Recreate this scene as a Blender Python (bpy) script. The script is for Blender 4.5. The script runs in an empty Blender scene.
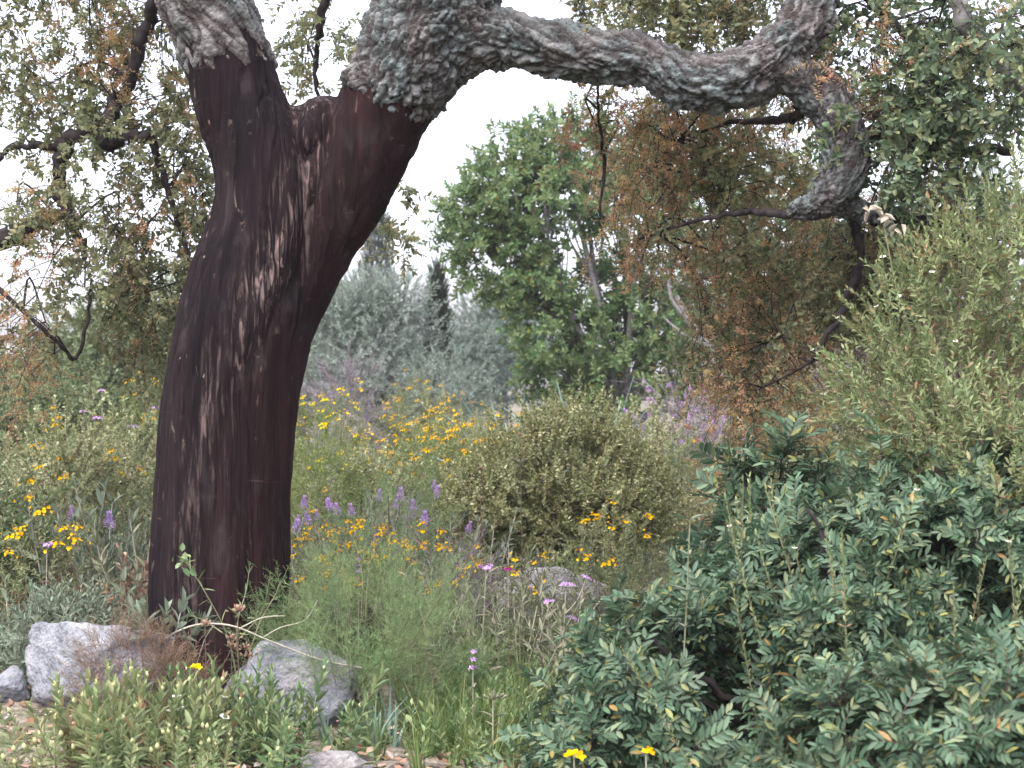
import bpy, math
import numpy as np
from mathutils import Vector, noise as mnoise

# ------------------------------------------------------------------ camera, sky, sun, exposure
S = bpy.context.scene
CAMZ, F = 1.25, 1576.0
cam_d = bpy.data.cameras.new('camera'); cam = bpy.data.objects.new('camera', cam_d)
S.collection.objects.link(cam); S.camera = cam
cam.location = (0, 0, CAMZ); cam.rotation_euler = (math.radians(90), 0, 0)
cam_d.sensor_width = 36; cam_d.lens = F / 1024 * 36; cam_d.clip_end = 3000; cam_d.clip_start = 0.05
cam_d.dof.use_dof = True; cam_d.dof.focus_distance = 6.6; cam_d.dof.aperture_fstop = 5.0

SUN_EL, SUN_AZ = 62.0, 215.0          # degrees; azimuth from +Y towards +X
w = bpy.data.worlds.new('World'); S.world = w; w.use_nodes = True
nt = w.node_tree; nt.nodes.clear()
sky = nt.nodes.new('ShaderNodeTexSky'); sky.sky_type = 'NISHITA'; sky.sun_disc = False
sky.sun_elevation = math.radians(SUN_EL); sky.sun_rotation = math.radians(SUN_AZ)
sky.dust_density = 4.0; sky.air_density = 1.0; sky.ozone_density = 1.0
hsv = nt.nodes.new('ShaderNodeHueSaturation'); hsv.inputs['Saturation'].default_value = 0.35
mixw = nt.nodes.new('ShaderNodeMixRGB'); mixw.blend_type = 'MULTIPLY'; mixw.inputs[0].default_value = 1
mixw.inputs[2].default_value = (1.0, 0.983, 1.06, 1)
bg = nt.nodes.new('ShaderNodeBackground'); bg.inputs[1].default_value = 0.15
out = nt.nodes.new('ShaderNodeOutputWorld')
nt.links.new(sky.outputs[0], hsv.inputs['Color']); nt.links.new(hsv.outputs[0], mixw.inputs[1])
nt.links.new(mixw.outputs[0], bg.inputs[0]); nt.links.new(bg.outputs[0], out.inputs[0])
sun_d = bpy.data.lights.new('sun', 'SUN'); sun_d.energy = 1.0; sun_d.angle = math.radians(80)
sun_d.color = (1.0, 0.965, 0.92)
sun = bpy.data.objects.new('sun', sun_d); S.collection.objects.link(sun)
_a, _e = math.radians(SUN_AZ), math.radians(SUN_EL)
_d = Vector((math.sin(_a) * math.cos(_e), math.cos(_a) * math.cos(_e), math.sin(_e)))
sun.rotation_euler = _d.to_track_quat('Z', 'Y').to_euler()
S.view_settings.view_transform = 'Standard'; S.view_settings.look = 'None'
S.view_settings.exposure = 2.08; S.view_settings.gamma = 1.0
S.view_settings.use_curve_mapping = False
S.render.engine = 'CYCLES'
S.cycles.max_bounces = 5; S.cycles.diffuse_bounces = 3; S.cycles.transmission_bounces = 3
S.cycles.use_denoising = True

rng = np.random.default_rng(11)
C = S.collection

# ------------------------------------------------------------------ small maths
def at(px, py, Y):
    return np.array([(px - 512) / F * Y, Y, CAMZ - (py - 384) / F * Y])

def gz(x, y):
    x = np.asarray(x, float); y = np.asarray(y, float)
    z = .035 * np.sin(1.3 * x + .7 * y) + .03 * np.sin(2.9 * y - 1.1 * x + 1) + .012 * np.sin(6.1 * x + 4.3 * y)
    return z + np.clip(y - 9, 0, 12) * .018

def unit(v):
    v = np.asarray(v, float); n = np.linalg.norm(v, axis=-1, keepdims=True)
    return v / np.where(n < 1e-9, 1, n)

def catmull(P, n):
    P = np.asarray(P, float); k = len(P)
    E = np.vstack([2 * P[0] - P[1], P, 2 * P[-1] - P[-2]])
    t = np.linspace(0, k - 1 - 1e-6, n); i = t.astype(int); f = (t - i)[:, None]
    a, b, c, d = E[i], E[i + 1], E[i + 2], E[i + 3]
    return .5 * (2 * b + (c - a) * f + (2 * a - 5 * b + 4 * c - d) * f ** 2 + (3 * b - a - 3 * c + d) * f ** 3)

class Geo:
    """quads gathered from many small pieces"""
    def __init__(s): s.V = []; s.Q = []; s.n = 0
    def add(s, V, Q):
        if len(V) == 0: return
        s.V.append(V); s.Q.append(Q + s.n); s.n += len(V)
    def tube(s, P, R, sides=5):
        P = np.asarray(P, float); R = np.broadcast_to(np.asarray(R, float), (len(P),))
        T = unit(np.gradient(P, axis=0))
        ref = np.array([0.3, 0.2, .93]) if abs(T[0] @ np.array([.3, .2, .93])) < .9 else np.array([1., .1, 0])
        ph = np.arange(sides) * 2 * math.pi / sides; rings = []
        n = unit(np.cross(T[0], ref))
        for k in range(len(P)):
            n = unit(n - T[k] * (n @ T[k])); b = np.cross(T[k], n)
            rings.append(P[k] + R[k] * (np.cos(ph)[:, None] * n + np.sin(ph)[:, None] * b))
        V = np.vstack(rings); m = len(P)
        i = np.arange(sides); j = (i + 1) % sides; Q = []
        for k in range(m - 1):
            Q.append(np.stack([k * sides + i, k * sides + j, (k + 1) * sides + j, (k + 1) * sides + i], 1))
        s.add(V, np.vstack(Q))
    def arr(s):
        if not s.V: return np.zeros((0, 3)), np.zeros((0, 4), int)
        return np.vstack(s.V), np.vstack(s.Q)

def mesh_np(name, V, Q, mat, smooth=False):
    me = bpy.data.meshes.new(name)
    me.vertices.add(len(V)); me.vertices.foreach_set('co', np.ascontiguousarray(V, dtype=np.float32).ravel())
    me.loops.add(Q.size); me.loops.foreach_set('vertex_index', np.ascontiguousarray(Q, dtype=np.int32).ravel())
    me.polygons.add(len(Q)); me.polygons.foreach_set('loop_start', np.arange(len(Q), dtype=np.int32) * 4)
    if smooth: me.polygons.foreach_set('use_smooth', np.ones(len(Q), bool))
    me.update(calc_edges=True); me.validate()
    if mat: me.materials.append(mat)
    return me

def link(name, me, parent=None, loc=(0, 0, 0)):
    o = bpy.data.objects.new(name, me); C.objects.link(o); o.location = loc
    if parent: o.parent = parent
    return o

def part(name, geo, mat, parent, smooth=False, kind=None):
    V, Q = geo.arr() if isinstance(geo, Geo) else geo
    if len(V) == 0: return None
    o = link(name, mesh_np(name, V - np.array(parent.location), Q, mat, smooth), parent)
    if kind: o['kind'] = kind
    return o

def thing(name, label, cat, loc, group=None):
    o = bpy.data.objects.new(name, None); C.objects.link(o); o.location = [float(v) for v in loc]
    o.empty_display_size = .1
    o['label'] = label; o['category'] = cat
    if group: o['group'] = group
    return o

# ------------------------------------------------------------------ materials
def nodes_of(name):
    m = bpy.data.materials.new(name); m.use_nodes = True
    nt = m.node_tree; nt.nodes.clear()
    o = nt.nodes.new('ShaderNodeOutputMaterial')
    return m, nt, o

def ramp(nt, stops, inp):
    r = nt.nodes.new('ShaderNodeValToRGB'); e = r.color_ramp.elements
    while len(e) < len(stops): e.new(.5)
    for k, (p, c) in enumerate(stops):
        e[k].position = p; e[k].color = (*c, 1)
    nt.links.new(inp, r.inputs[0]); return r.outputs[0]

def leafmat(name, cols, trans=.28, rough=.5, spec=.35, sat=1.22):
    """cols: list of (position, colour) over a per-leaf random number"""
    m, nt, o = nodes_of(name)
    g = nt.nodes.new('ShaderNodeNewGeometry')
    col = ramp(nt, cols, g.outputs['Random Per Island'])
    tc = nt.nodes.new('ShaderNodeTexCoord'); nz = nt.nodes.new('ShaderNodeTexNoise')
    nz.inputs['Scale'].default_value = 5; nz.inputs['Detail'].default_value = 2
    nt.links.new(tc.outputs['Object'], nz.inputs['Vector'])
    hv = nt.nodes.new('ShaderNodeHueSaturation'); hv.inputs['Saturation'].default_value = sat
    mr = nt.nodes.new('ShaderNodeMapRange'); mr.inputs[1].default_value = .3; mr.inputs[2].default_value = .7
    mr.inputs[3].default_value = .475; mr.inputs[4].default_value = .525
    nt.links.new(nz.outputs['Fac'], mr.inputs[0]); nt.links.new(mr.outputs[0], hv.inputs['Hue'])
    m2 = nt.nodes.new('ShaderNodeMapRange'); m2.inputs[1].default_value = .3; m2.inputs[2].default_value = .7; m2.inputs[3].default_value = .8; m2.inputs[4].default_value = 1.32
    n2 = nt.nodes.new('ShaderNodeTexNoise'); n2.inputs['Scale'].default_value = 9; nt.links.new(tc.outputs['Object'], n2.inputs['Vector']); nt.links.new(n2.outputs['Fac'], m2.inputs[0]); nt.links.new(m2.outputs[0], hv.inputs['Value'])
    nt.links.new(col, hv.inputs['Color'])
    p = nt.nodes.new('ShaderNodeBsdfPrincipled'); p.inputs['Roughness'].default_value = rough
    p.inputs['Specular IOR Level'].default_value = spec
    t = nt.nodes.new('ShaderNodeBsdfTranslucent'); mx = nt.nodes.new('ShaderNodeMixShader')
    mx.inputs[0].default_value = trans
    nt.links.new(hv.outputs[0], p.inputs['Base Color']); nt.links.new(hv.outputs[0], t.inputs[0])
    nt.links.new(p.outputs[0], mx.inputs[1]); nt.links.new(t.outputs[0], mx.inputs[2])
    nt.links.new(mx.outputs[0], o.inputs[0]); return m

def stemmat(name, a, b, scale=30, rough=.8):
    m, nt, o = nodes_of(name)
    tc = nt.nodes.new('ShaderNodeTexCoord'); nz = nt.nodes.new('ShaderNodeTexNoise')
    nz.inputs['Scale'].default_value = scale; nz.inputs['Detail'].default_value = 4
    nt.links.new(tc.outputs['Object'], nz.inputs['Vector'])
    col = ramp(nt, [(.35, a), (.65, b)], nz.outputs['Fac'])
    p = nt.nodes.new('ShaderNodeBsdfPrincipled'); p.inputs['Roughness'].default_value = rough
    p.inputs['Specular IOR Level'].default_value = .2
    nt.links.new(col, p.inputs['Base Color']); nt.links.new(p.outputs[0], o.inputs[0])
    return m

M = {}
M['oak'] = leafmat('oak leaf', [(0, (.12, .135, .075)), (.4, (.19, .205, .115)), (.75, (.25, .26, .155)), (1, (.34, .29, .16))], trans=.52, sat=1.12)
M['oakdry'] = leafmat('dry oak catkin', [(0, (.26, .15, .085)), (.4, (.42, .25, .12)), (.8, (.47, .34, .18)), (1, (.32, .3, .17))], trans=.5, sat=1.)
M['oakdark'] = leafmat('dark oak leaf', [(0, (.075, .105, .068)), (.5, (.125, .165, .105)), (1, (.22, .23, .13))], trans=.38, rough=.45)
M['arb'] = leafmat('bright tree leaf', [(0, (.065, .11, .045)), (.5, (.12, .178, .075)), (.92, (.19, .25, .12)), (1, (.2, .18, .05))], trans=.4, sat=1.1)
M['lent'] = leafmat('lentisk leaflet', [(0, (.036, .062, .038)), (.45, (.068, .1, .066)), (.8, (.1, .14, .095)), (.93, (.15, .175, .11)), (.985, (.17, .18, .08)), (1, (.25, .17, .1))], trans=.28, rough=.5, spec=.3, sat=1.3)
M['cist'] = leafmat('rockrose leaf', [(0, (.13, .165, .085)), (.5, (.2, .235, .125)), (.88, (.28, .31, .18)), (1, (.3, .2, .13))], trans=.4)
M['cistg'] = leafmat('green rockrose leaf', [(0, (.08, .125, .065)), (.5, (.135, .185, .095)), (1, (.23, .26, .14))])
M['sage'] = leafmat('grey sage leaf', [(0, (.09, .115, .085)), (.5, (.145, .175, .13)), (1, (.23, .255, .2))], rough=.75, spec=.15)
M['phl'] = leafmat('felted leaf', [(0, (.12, .135, .09)), (.5, (.19, .2, .14)), (1, (.28, .27, .2))], rough=.85, spec=.1)
M['hyp'] = leafmat('fine green leaf', [(0, (.1, .125, .065)), (.5, (.165, .185, .1)), (1, (.25, .25, .15))], trans=.38)
M['lime'] = leafmat('lime green leaf', [(0, (.09, .125, .045)), (.5, (.15, .185, .075)), (1, (.22, .24, .11))], trans=.38)
M['dense'] = leafmat('small shrub leaf', [(0, (.1, .115, .04)), (.45, (.175, .19, .075)), (.8, (.26, .265, .13)), (1, (.4, .38, .24))], trans=.35, sat=1.05)
M['cream'] = leafmat('pale shrub leaf', [(0, (.15, .175, .09)), (.5, (.24, .255, .145)), (1, (.42, .41, .28))], trans=.35)
M['olive'] = leafmat('olive leaf', [(0, (.13, .165, .135)), (.5, (.2, .24, .205)), (1, (.28, .32, .275))], rough=.6)
M['cyp'] = leafmat('cypress scale', [(0, (.03, .045, .028)), (.6, (.05, .066, .042)), (1, (.085, .095, .06))])
M['fargreen'] = leafmat('far leaf', [(0, (.09, .12, .1)), (.6, (.13, .165, .135)), (1, (.18, .21, .17))])
M['bushgreen'] = leafmat('dark bush leaf', [(0, (.085, .115, .06)), (.5, (.135, .165, .09)), (1, (.2, .22, .13))], trans=.38)
M['fen'] = leafmat('fennel thread', [(0, (.13, .185, .09)), (.5, (.19, .26, .13)), (1, (.25, .31, .18))], trans=.35)
M['grass'] = leafmat('grass blade', [(0, (.06, .1, .04)), (.55, (.11, .16, .065)), (.85, (.18, .21, .09)), (1, (.28, .25, .14))])
M['blade'] = leafmat('grey blade', [(0, (.12, .17, .14)), (1, (.2, .26, .21))], rough=.5)
M['heath'] = leafmat('heather leaf', [(0, (.19, .145, .18)), (.5, (.28, .22, .27)), (1, (.34, .29, .31))], sat=1.)
M['dry'] = leafmat('dry leaf', [(0, (.15, .1, .07)), (.5, (.26, .19, .14)), (1, (.36, .29, .23))], rough=.9, spec=.1)
M['yel'] = leafmat('yellow petal', [(0, (.62, .36, .015)), (.5, (.75, .46, .02)), (1, (.8, .58, .06))], trans=.3, rough=.7, spec=.1)
M['ylw'] = leafmat('lemon petal', [(0, (.65, .5, .04)), (1, (.8, .66, .1))], trans=.3, rough=.7, spec=.1)
M['pur'] = leafmat('purple petal', [(0, (.32, .21, .41)), (.5, (.43, .3, .52)), (1, (.54, .41, .6))], trans=.3, rough=.7, spec=.1)
M['lil'] = leafmat('lilac petal', [(0, (.36, .23, .42)), (.5, (.48, .33, .52)), (1, (.6, .46, .6))], trans=.3, rough=.7, spec=.1)
M['whi'] = leafmat('white petal', [(0, (.6, .58, .5)), (1, (.78, .77, .7))], trans=.3, rough=.7, spec=.1)
M['bud'] = leafmat('pale bud', [(0, (.35, .36, .2)), (1, (.55, .53, .33))], trans=.2, rough=.7, spec=.1)
M['wit'] = leafmat('withered cream petal', [(0, (.26, .23, .18)), (1, (.46, .43, .36))], trans=.3, rough=.8, spec=.1)
M['mag'] = leafmat('magenta petal', [(0, (.3, .03, .18)), (1, (.45, .08, .28))], rough=.7, spec=.1)
M['twig'] = stemmat('dark twig bark', (.014, .011, .011), (.04, .031, .029))
M['greytwig'] = stemmat('grey twig bark', (.1, .092, .088), (.19, .178, .17))
M['brownstem'] = stemmat('brown stem', (.07, .045, .035), (.14, .1, .075))
M['greenstem'] = stemmat('green stem', (.13, .14, .075), (.22, .21, .13))
M['palestem'] = stemmat('pale felted stem', (.24, .22, .17), (.36, .33, .26))

# ------------------------------------------------------------------ leaf and sprig templates
def leaf(L, W, fold=.18, droop=.12, ob=0.0):
    """leaf along +X, upper side +Z"""
    a, b = .3 + ob * .15, .68 + ob * .12
    V = np.array([[0, 0, 0], [L * a, -W * (.5 - .1 * ob), W * fold], [L * b, -W * .42, W * fold - L * droop * .4], [L, 0, -L * droop],
                  [L * b, W * .42, W * fold - L * droop * .4], [L * a, W * (.5 - .1 * ob), W * fold]])
    return V, np.array([[0, 1, 2, 3], [0, 3, 4, 5]])

def frames(X, N, roll=None):
    """rotations whose columns are axis X, side, normal near N"""
    X = unit(X); Y = unit(np.cross(N, X)); Z = np.cross(X, Y)
    return np.stack([X, Y, Z], -1)

def zframes(A, roll):
    """rotations taking +Z onto A, spun by roll"""
    A = unit(A); h = np.where(np.abs(A[:, 2:3]) > .9, np.array([[1., 0, 0]]), np.array([[0, 0, 1.]]))
    X = unit(np.cross(h, A)); Y = np.cross(A, X)
    c, s = np.cos(roll)[:, None], np.sin(roll)[:, None]
    return np.stack([X * c + Y * s, -X * s + Y * c, A], -1)

def placed(V, Q, R, T, Sc):
    n, k = len(T), len(V)
    W = np.einsum('nij,kj->nki', R, V) * np.asarray(Sc)[:, None, None] + T[:, None, :]
    return W.reshape(-1, 3), (Q[None] + (np.arange(n) * k)[:, None, None]).reshape(-1, 4)

def sprig(L, n, lL, lW, a0=80, a1=25, t0=.15, r=.0015, opp=False, jit=.25, bend=.12, shrink=.35, fold=.18, droop=.12, ob=0., seed=0, stem=True, grow=False):
    """a shoot along +Z with n leaves round it -> {'leaf':(V,Q), 'stem':(V,Q), 'tip':point}"""
    g = np.random.default_rng(seed); b = g.normal(0, bend, 2) * L
    f = lambda t: np.stack([b[0] * t ** 2, b[1] * t ** 2, L * t], -1)
    G = Geo(); St = Geo()
    if stem: St.tube(f(np.linspace(0, 1, 4)), np.linspace(r, r * .5, 4), 3)
    t = np.linspace(t0, 1, n)
    if opp: t = np.repeat(np.linspace(t0, 1, (n + 1) // 2), 2)[:n]
    i = np.arange(n); ph = (i // 2) * 1.5708 + (i % 2) * math.pi if opp else i * 2.39996
    ph = ph + g.normal(0, jit, n)
    ang = np.radians(a0 + (a1 - a0) * (t - t0) / (1 - t0) + g.normal(0, 40 * jit, n))
    rad = np.stack([np.cos(ph), np.sin(ph), 0 * ph], -1); z = np.array([0, 0, 1.])
    X = rad * np.sin(ang)[:, None] + z * np.cos(ang)[:, None]
    N = z * np.sin(ang)[:, None] - rad * np.cos(ang)[:, None] + g.normal(0, jit * .8, (n, 3))
    sc = (1 - shrink * (t if not grow else 1 - t)) * g.uniform(.75, 1.15, n)
    V, Q = leaf(lL, lW, fold, droop, ob)
    G.add(*placed(V, Q, frames(X, N), f(t), sc))
    return {'leaf': G.arr(), 'stem': St.arr(), 'tip': f(np.array([1.]))[0]}

def pinnate(L, pairs, lL, lW, seed=0):
    g = np.random.default_rng(seed); G = Geo(); arch = g.uniform(.1, .3)
    t = np.linspace(.25, 1, pairs); V, Q = leaf(lL, lW, .12, .1, .3)
    for k, tt in enumerate(t):
        p = np.array([L * tt, 0, -arch * L * tt ** 2]); tan = unit(np.array([1, 0, -2 * arch * tt]))
        up = np.array([-tan[2], 0, tan[0]]) * np.sign(tan[0])
        for s in (-1, 1):
            a = math.radians(g.normal(58 - 22 * tt, 5)); sd = np.array([0, s, 0.])
            X = tan * math.cos(a) + sd * math.sin(a) + up * g.normal(.12, .1)
            G.add(*placed(V, Q, frames(X[None], up[None] + g.normal(0, .12, (1, 3))), p[None], [g.uniform(.85, 1.1)]))
    St = Geo(); u = np.linspace(0, 1, 4); St.tube(np.stack([L * u, 0 * u, -arch * L * u ** 2], -1), .0012, 3)
    return G.arr(), St.arr()

def lentisk_sprig(seed, L=.13, n=7):
    g = np.random.default_rng(seed); G, St = Geo(), Geo()
    St.tube(np.array([[0, 0, 0], [0, 0, L * .5], [0, 0, L]]), [.0025, .002, .0012], 4)
    for k in range(n):
        t = .25 + .75 * k / (n - 1); ph = k * 2.4 + g.normal(0, .3); a = math.radians(85 - 50 * t + g.normal(0, 8))
        rad = np.array([math.cos(ph), math.sin(ph), 0]); X = rad * math.sin(a) + np.array([0, 0, math.cos(a)])
        N = np.array([0, 0, math.sin(a)]) - rad * math.cos(a)
        (V, Q), (V2, Q2) = pinnate(g.uniform(.075, .105), int(g.integers(4, 6)),   .05, .017, seed * 31 + k)
        R = frames(X[None], N[None]); T = np.array([[0, 0, L * t]]); s = [g.uniform(.8, 1.1)]
        G.add(*placed(V, Q, R, T, s)); St.add(*placed(V2, Q2, R, T, s))
    return {'leaf': G.arr(), 'stem': St.arr(), 'tip': np.array([0, 0, L])}

def flower(petals, L, W, ang=60, seed=0, ob=.5):
    g = np.random.default_rng(seed); V, Q = leaf(L, W, .1, .1, ob)
    ph = np.arange(petals) * 2 * math.pi / petals + g.normal(0, .1, petals); a = math.radians(ang)
    rad = np.stack([np.cos(ph), np.sin(ph), 0 * ph], -1); z = np.array([0, 0, 1.])
    return placed(V, Q, frames(rad * math.sin(a) + z * math.cos(a), z * math.sin(a) - rad * math.cos(a)), np.zeros((petals, 3)), np.ones(petals))

def cluster(n, spread, fl, seed=0, flat=.5):
    g = np.random.default_rng(seed); G = Geo()
    P = g.normal(0, spread, (n, 3)); P[:, 2] = np.abs(P[:, 2]) * flat
    A = unit(P * [1, 1, .6] + np.array([0, 0, spread * 1.2]))
    G.add(*placed(fl[0], fl[1], zframes(A, g.uniform(0, 6.28, n)), P, g.uniform(.75, 1.15, n)))
    return G.arr()

def spike(n, L, r, lL, lW, seed=0, tuft=0):
    g = np.random.default_rng(seed); G = Geo(); V, Q = leaf(lL, lW, .2, .1, .4)
    t = np.linspace(0, 1, n); ph = np.arange(n) * 2.4; rad = np.stack([np.cos(ph), np.sin(ph), 0 * ph], -1)
    P = rad * (r * np.sin(np.pi * (t * .8 + .15)))[:, None] * .5 + np.array([0, 0, 1.]) * (L * t)[:, None]
    a = np.radians(75 - 45 * t)[:, None]; X = rad * np.sin(a) + np.array([0, 0, 1.]) * np.cos(a)
    G.add(*placed(V, Q, frames(X, np.array([[0, 0, 1.]]) + rad * .01 + g.normal(0, .2, (n, 3))), P, g.uniform(.8, 1.2, n)))
    if tuft:
        V2, Q2 = leaf(L * .6, L * .25, .1, -.05, .5); ph = np.arange(tuft) * 6.28 / tuft
        rad = np.stack([np.cos(ph), np.sin(ph), 0 * ph], -1)
        G.add(*placed(V2, Q2, frames(rad * .5 + np.array([0, 0, 1.]), np.array([[0, 0, 1.]]) - rad * .6), np.tile([[0, 0, L]], (tuft, 1)), np.ones(tuft)))
    return G.arr()

def whorls(n, gap, m, lL, lW, seed=0):
    """rings of small petals one above the other"""
    G = Geo()
    for k in range(n):
        V, Q = cluster(m, lL * .35, flower(4, lL, lW, 65, seed + k), seed + 7 * k, .4)
        G.add(V * (1 - .12 * k) + [0, 0, gap * k], Q)
    return G.arr()

def bud(L=.012, r=.004):
    G = Geo(); u = np.linspace(0, 1, 5)
    G.tube(np.stack([0 * u, 0 * u, L * u], -1), np.array([.3, .9, 1., .65, .05]) * r, 6); return G.arr()

SP = {}
def reg(k, f, n=5): SP[k] = [f(s + 100 * len(SP)) for s in range(n)]
reg('oak', lambda s: sprig(.13, 13, .042, .021, 75, 30, r=.0012, bend=.2, jit=.4, seed=s), 6)
reg('oakcat', lambda s: sprig(.12, 26, .024, .008, 95, 60, t0=.05, r=.0009, bend=.3, jit=.6, seed=s), 6)
reg('oakbig', lambda s: sprig(.12, 9, .052, .028, 75, 30, r=.0015, bend=.2, jit=.35, seed=s), 5)
reg('arb', lambda s: sprig(.18, 22, .08, .034, 90, 30, t0=.2, r=.002, jit=.3, ob=.7, seed=s), 5)
reg('lent', lambda s: lentisk_sprig(s), 6)
reg('cist', lambda s: sprig(.19, 26, .036, .012, 60, 18, t0=.12, r=.0014, opp=True, jit=.25, bend=.1, seed=s), 6)
reg('cistf', lambda s: sprig(.16, 24, .044, .013, 65, 15, t0=.12, r=.0018, opp=True, jit=.2, bend=.08, seed=s), 6)
reg('cistlong', lambda s: sprig(.85, 70, .034, .01, 60, 20, t0=.3, r=.003, opp=True, jit=.3, bend=.15, seed=s), 6)
reg('sage', lambda s: sprig(.13, 18, .04, .014, 75, 20, t0=.1, r=.0014, opp=True, jit=.3, seed=s), 6)
reg('phl', lambda s: sprig(.3, 18, .07, .017, 80, 25, t0=.12, r=.0028, opp=True, jit=.3, bend=.12, shrink=.5, seed=s), 6)
reg('phlbig', lambda s: sprig(.13, 10, .08, .03, 75, 15, t0=.3, r=.003, opp=True, jit=.2, bend=.05, shrink=.3, seed=s), 3)
reg('hyp', lambda s: sprig(.18, 26, .03, .008, 70, 30, t0=.05, r=.001, jit=.3, seed=s), 6)
reg('dense', lambda s: sprig(.16, 30, .026, .015, 75, 30, t0=.1, r=.0013, jit=.4, seed=s), 6)
reg('olive', lambda s: sprig(.3, 26, .065, .016, 60, 25, t0=.1, r=.002, jit=.4, bend=.25, seed=s), 6)
reg('bush', lambda s: sprig(.22, 22, .055, .024, 75, 30, t0=.1, r=.002, jit=.4, seed=s), 6)
reg('cyp', lambda s: sprig(.3, 46, .06, .018, 35, 12, t0=.0, r=.003, jit=.4, bend=.08, seed=s), 5)
reg('heath', lambda s: sprig(.3, 60, .018, .006, 60, 30, t0=.15, r=.0012, jit=.4, seed=s), 6)
reg('lav', lambda s: sprig(.25, 30, .03, .004, 50, 15, t0=.05, r=.001, jit=.4, seed=s), 5)
reg('twiggy', lambda s: sprig(.22, 16, .07, .0025, 45, 20, t0=.05, r=.001, jit=.5, bend=.25, seed=s), 6)
def fen(s):
    g = np.random.default_rng(s); G, St = Geo(), Geo(); L = .3
    St.tube(np.array([[0, 0, 0], [0, 0, L * .5], [g.normal(0, .03), g.normal(0, .03), L]]), [.0018, .0014, .0008], 3)
    for k in range(16):
        t = .15 + .85 * k / 16; ph = k * 2.4; a = math.radians(65 - 40 * t)
        rad = np.array([math.cos(ph), math.sin(ph), 0]); X = rad * math.sin(a) + np.array([0, 0, math.cos(a)])
        sp = sprig(.085, 22, .024, .0016, 55, 25, r=.0005, jit=.5, seed=s * 50 + k)
        G.add(*placed(*sp['leaf'], zframes(X[None], g.uniform(0, 6, 1)), np.array([[0, 0, L * t]]), [g.uniform(.7, 1.1)]))
    return {'leaf': G.arr(), 'stem': St.arr(), 'tip': np.array([0, 0, L])}
reg('fen', fen, 4)
def tuft(s, n=26, L=.24, W=.005, lean=.5):
    g = np.random.default_rng(s); G = Geo(); u = np.linspace(0, 1, 5)
    for k in range(n):
        ph = g.uniform(0, 6.28); le = abs(g.normal(.1, lean)); l = L * g.uniform(.5, 1.1)
        d = np.array([math.cos(ph), math.sin(ph), 0]); sd = np.array([-d[1], d[0], 0])
        P = d * (le * l * u ** 2)[:, None] * .9 + np.array([0, 0, 1.]) * (l * (u - .25 * le * u ** 2))[:, None] + d * g.uniform(0, .025)
        wv = W * (1 - u * .95) * g.uniform(.6, 1.2)
        V = np.empty((10, 3)); V[0::2] = P - sd * wv[:, None] / 2; V[1::2] = P + sd * wv[:, None] / 2
        i = np.arange(4) * 2; G.add(V, np.stack([i, i + 1, i + 3, i + 2], 1))
    return {'leaf': G.arr(), 'stem': (np.zeros((0, 3)), np.zeros((0, 4), int)), 'tip': np.array([0, 0, L])}
reg('tuft', tuft, 6)
reg('iris', lambda s: tuft(s, 9, .24, .022, .45), 3)

FL = {}
f_y = flower(5, .0105, .0075, 45); FL['yel'] = [cluster(11, .017, f_y, s, 1.0) for s in range(3)]
FL['yelbig'] = [cluster(4, .012, flower(5, .02, .012, 60, s), s) for s in range(2)]
FL['lav'] = [spike(40, .045, .022, .014, .008, s, 5) for s in range(2)]
FL['lil'] = [cluster(26, .016, flower(4, .011, .006, 60), s, .45) for s in range(3)]
FL['whorl'] = [whorls(3, .032, 12, .014, .007, s) for s in range(2)]
FL['bud'] = [bud()]; FL['white'] = [flower(5, .02, .02, 60, s, .8) for s in range(2)]
FL['wither'] = [cluster(5, .02, leaf(.042, .02, .35, .6, .4), s, .8) for s in range(3)]
FL['head'] = [cluster(20, .008, bud(.012, .003), 3, 1.)]
FLMESH = {}
def head(parent, kind, mat, p, axis, scale=1., name='flower_head', label=None):
    key = (kind, mat)
    if key not in FLMESH: FLMESH[key] = [mesh_np('flower_head', V, Q, M[mat]) for V, Q in FL[kind]]
    o = link(name, FLMESH[key][int(rng.integers(len(FLMESH[key])))], parent)
    o.location = Vector(p) - parent.location
    q = Vector(axis).normalized().to_track_quat('Z', 'Y'); e = q.to_euler(); o.rotation_euler = e
    o.scale = (scale,) * 3
    if label: o['label'] = label
    return o

def scatter(key, P, A, Sc, G, St=None):
    n = len(P); pick = rng.integers(0, len(SP[key]), n); tips = np.zeros((n, 3))
    R = zframes(A, rng.uniform(0, 6.28, n))
    for v, sp in enumerate(SP[key]):
        i = np.where(pick == v)[0]
        if len(i) == 0: continue
        G.add(*placed(*sp['leaf'], R[i], P[i], Sc[i]))
        if St is not None and len(sp['stem'][0]): St.add(*placed(*sp['stem'], R[i], P[i], Sc[i]))
        tips[i] = np.einsum('nij,j->ni', R[i], sp['tip']) * Sc[i][:, None] + P[i]
    return tips

# ------------------------------------------------------------------ plant builders
def lumps(u, seed, f=2.2, amp=.28):
    return np.array([1 + amp * 1.6 * mnoise.noise(Vector(v * f) + Vector((seed * 3.1, seed * 1.7, seed))) for v in u])

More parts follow.
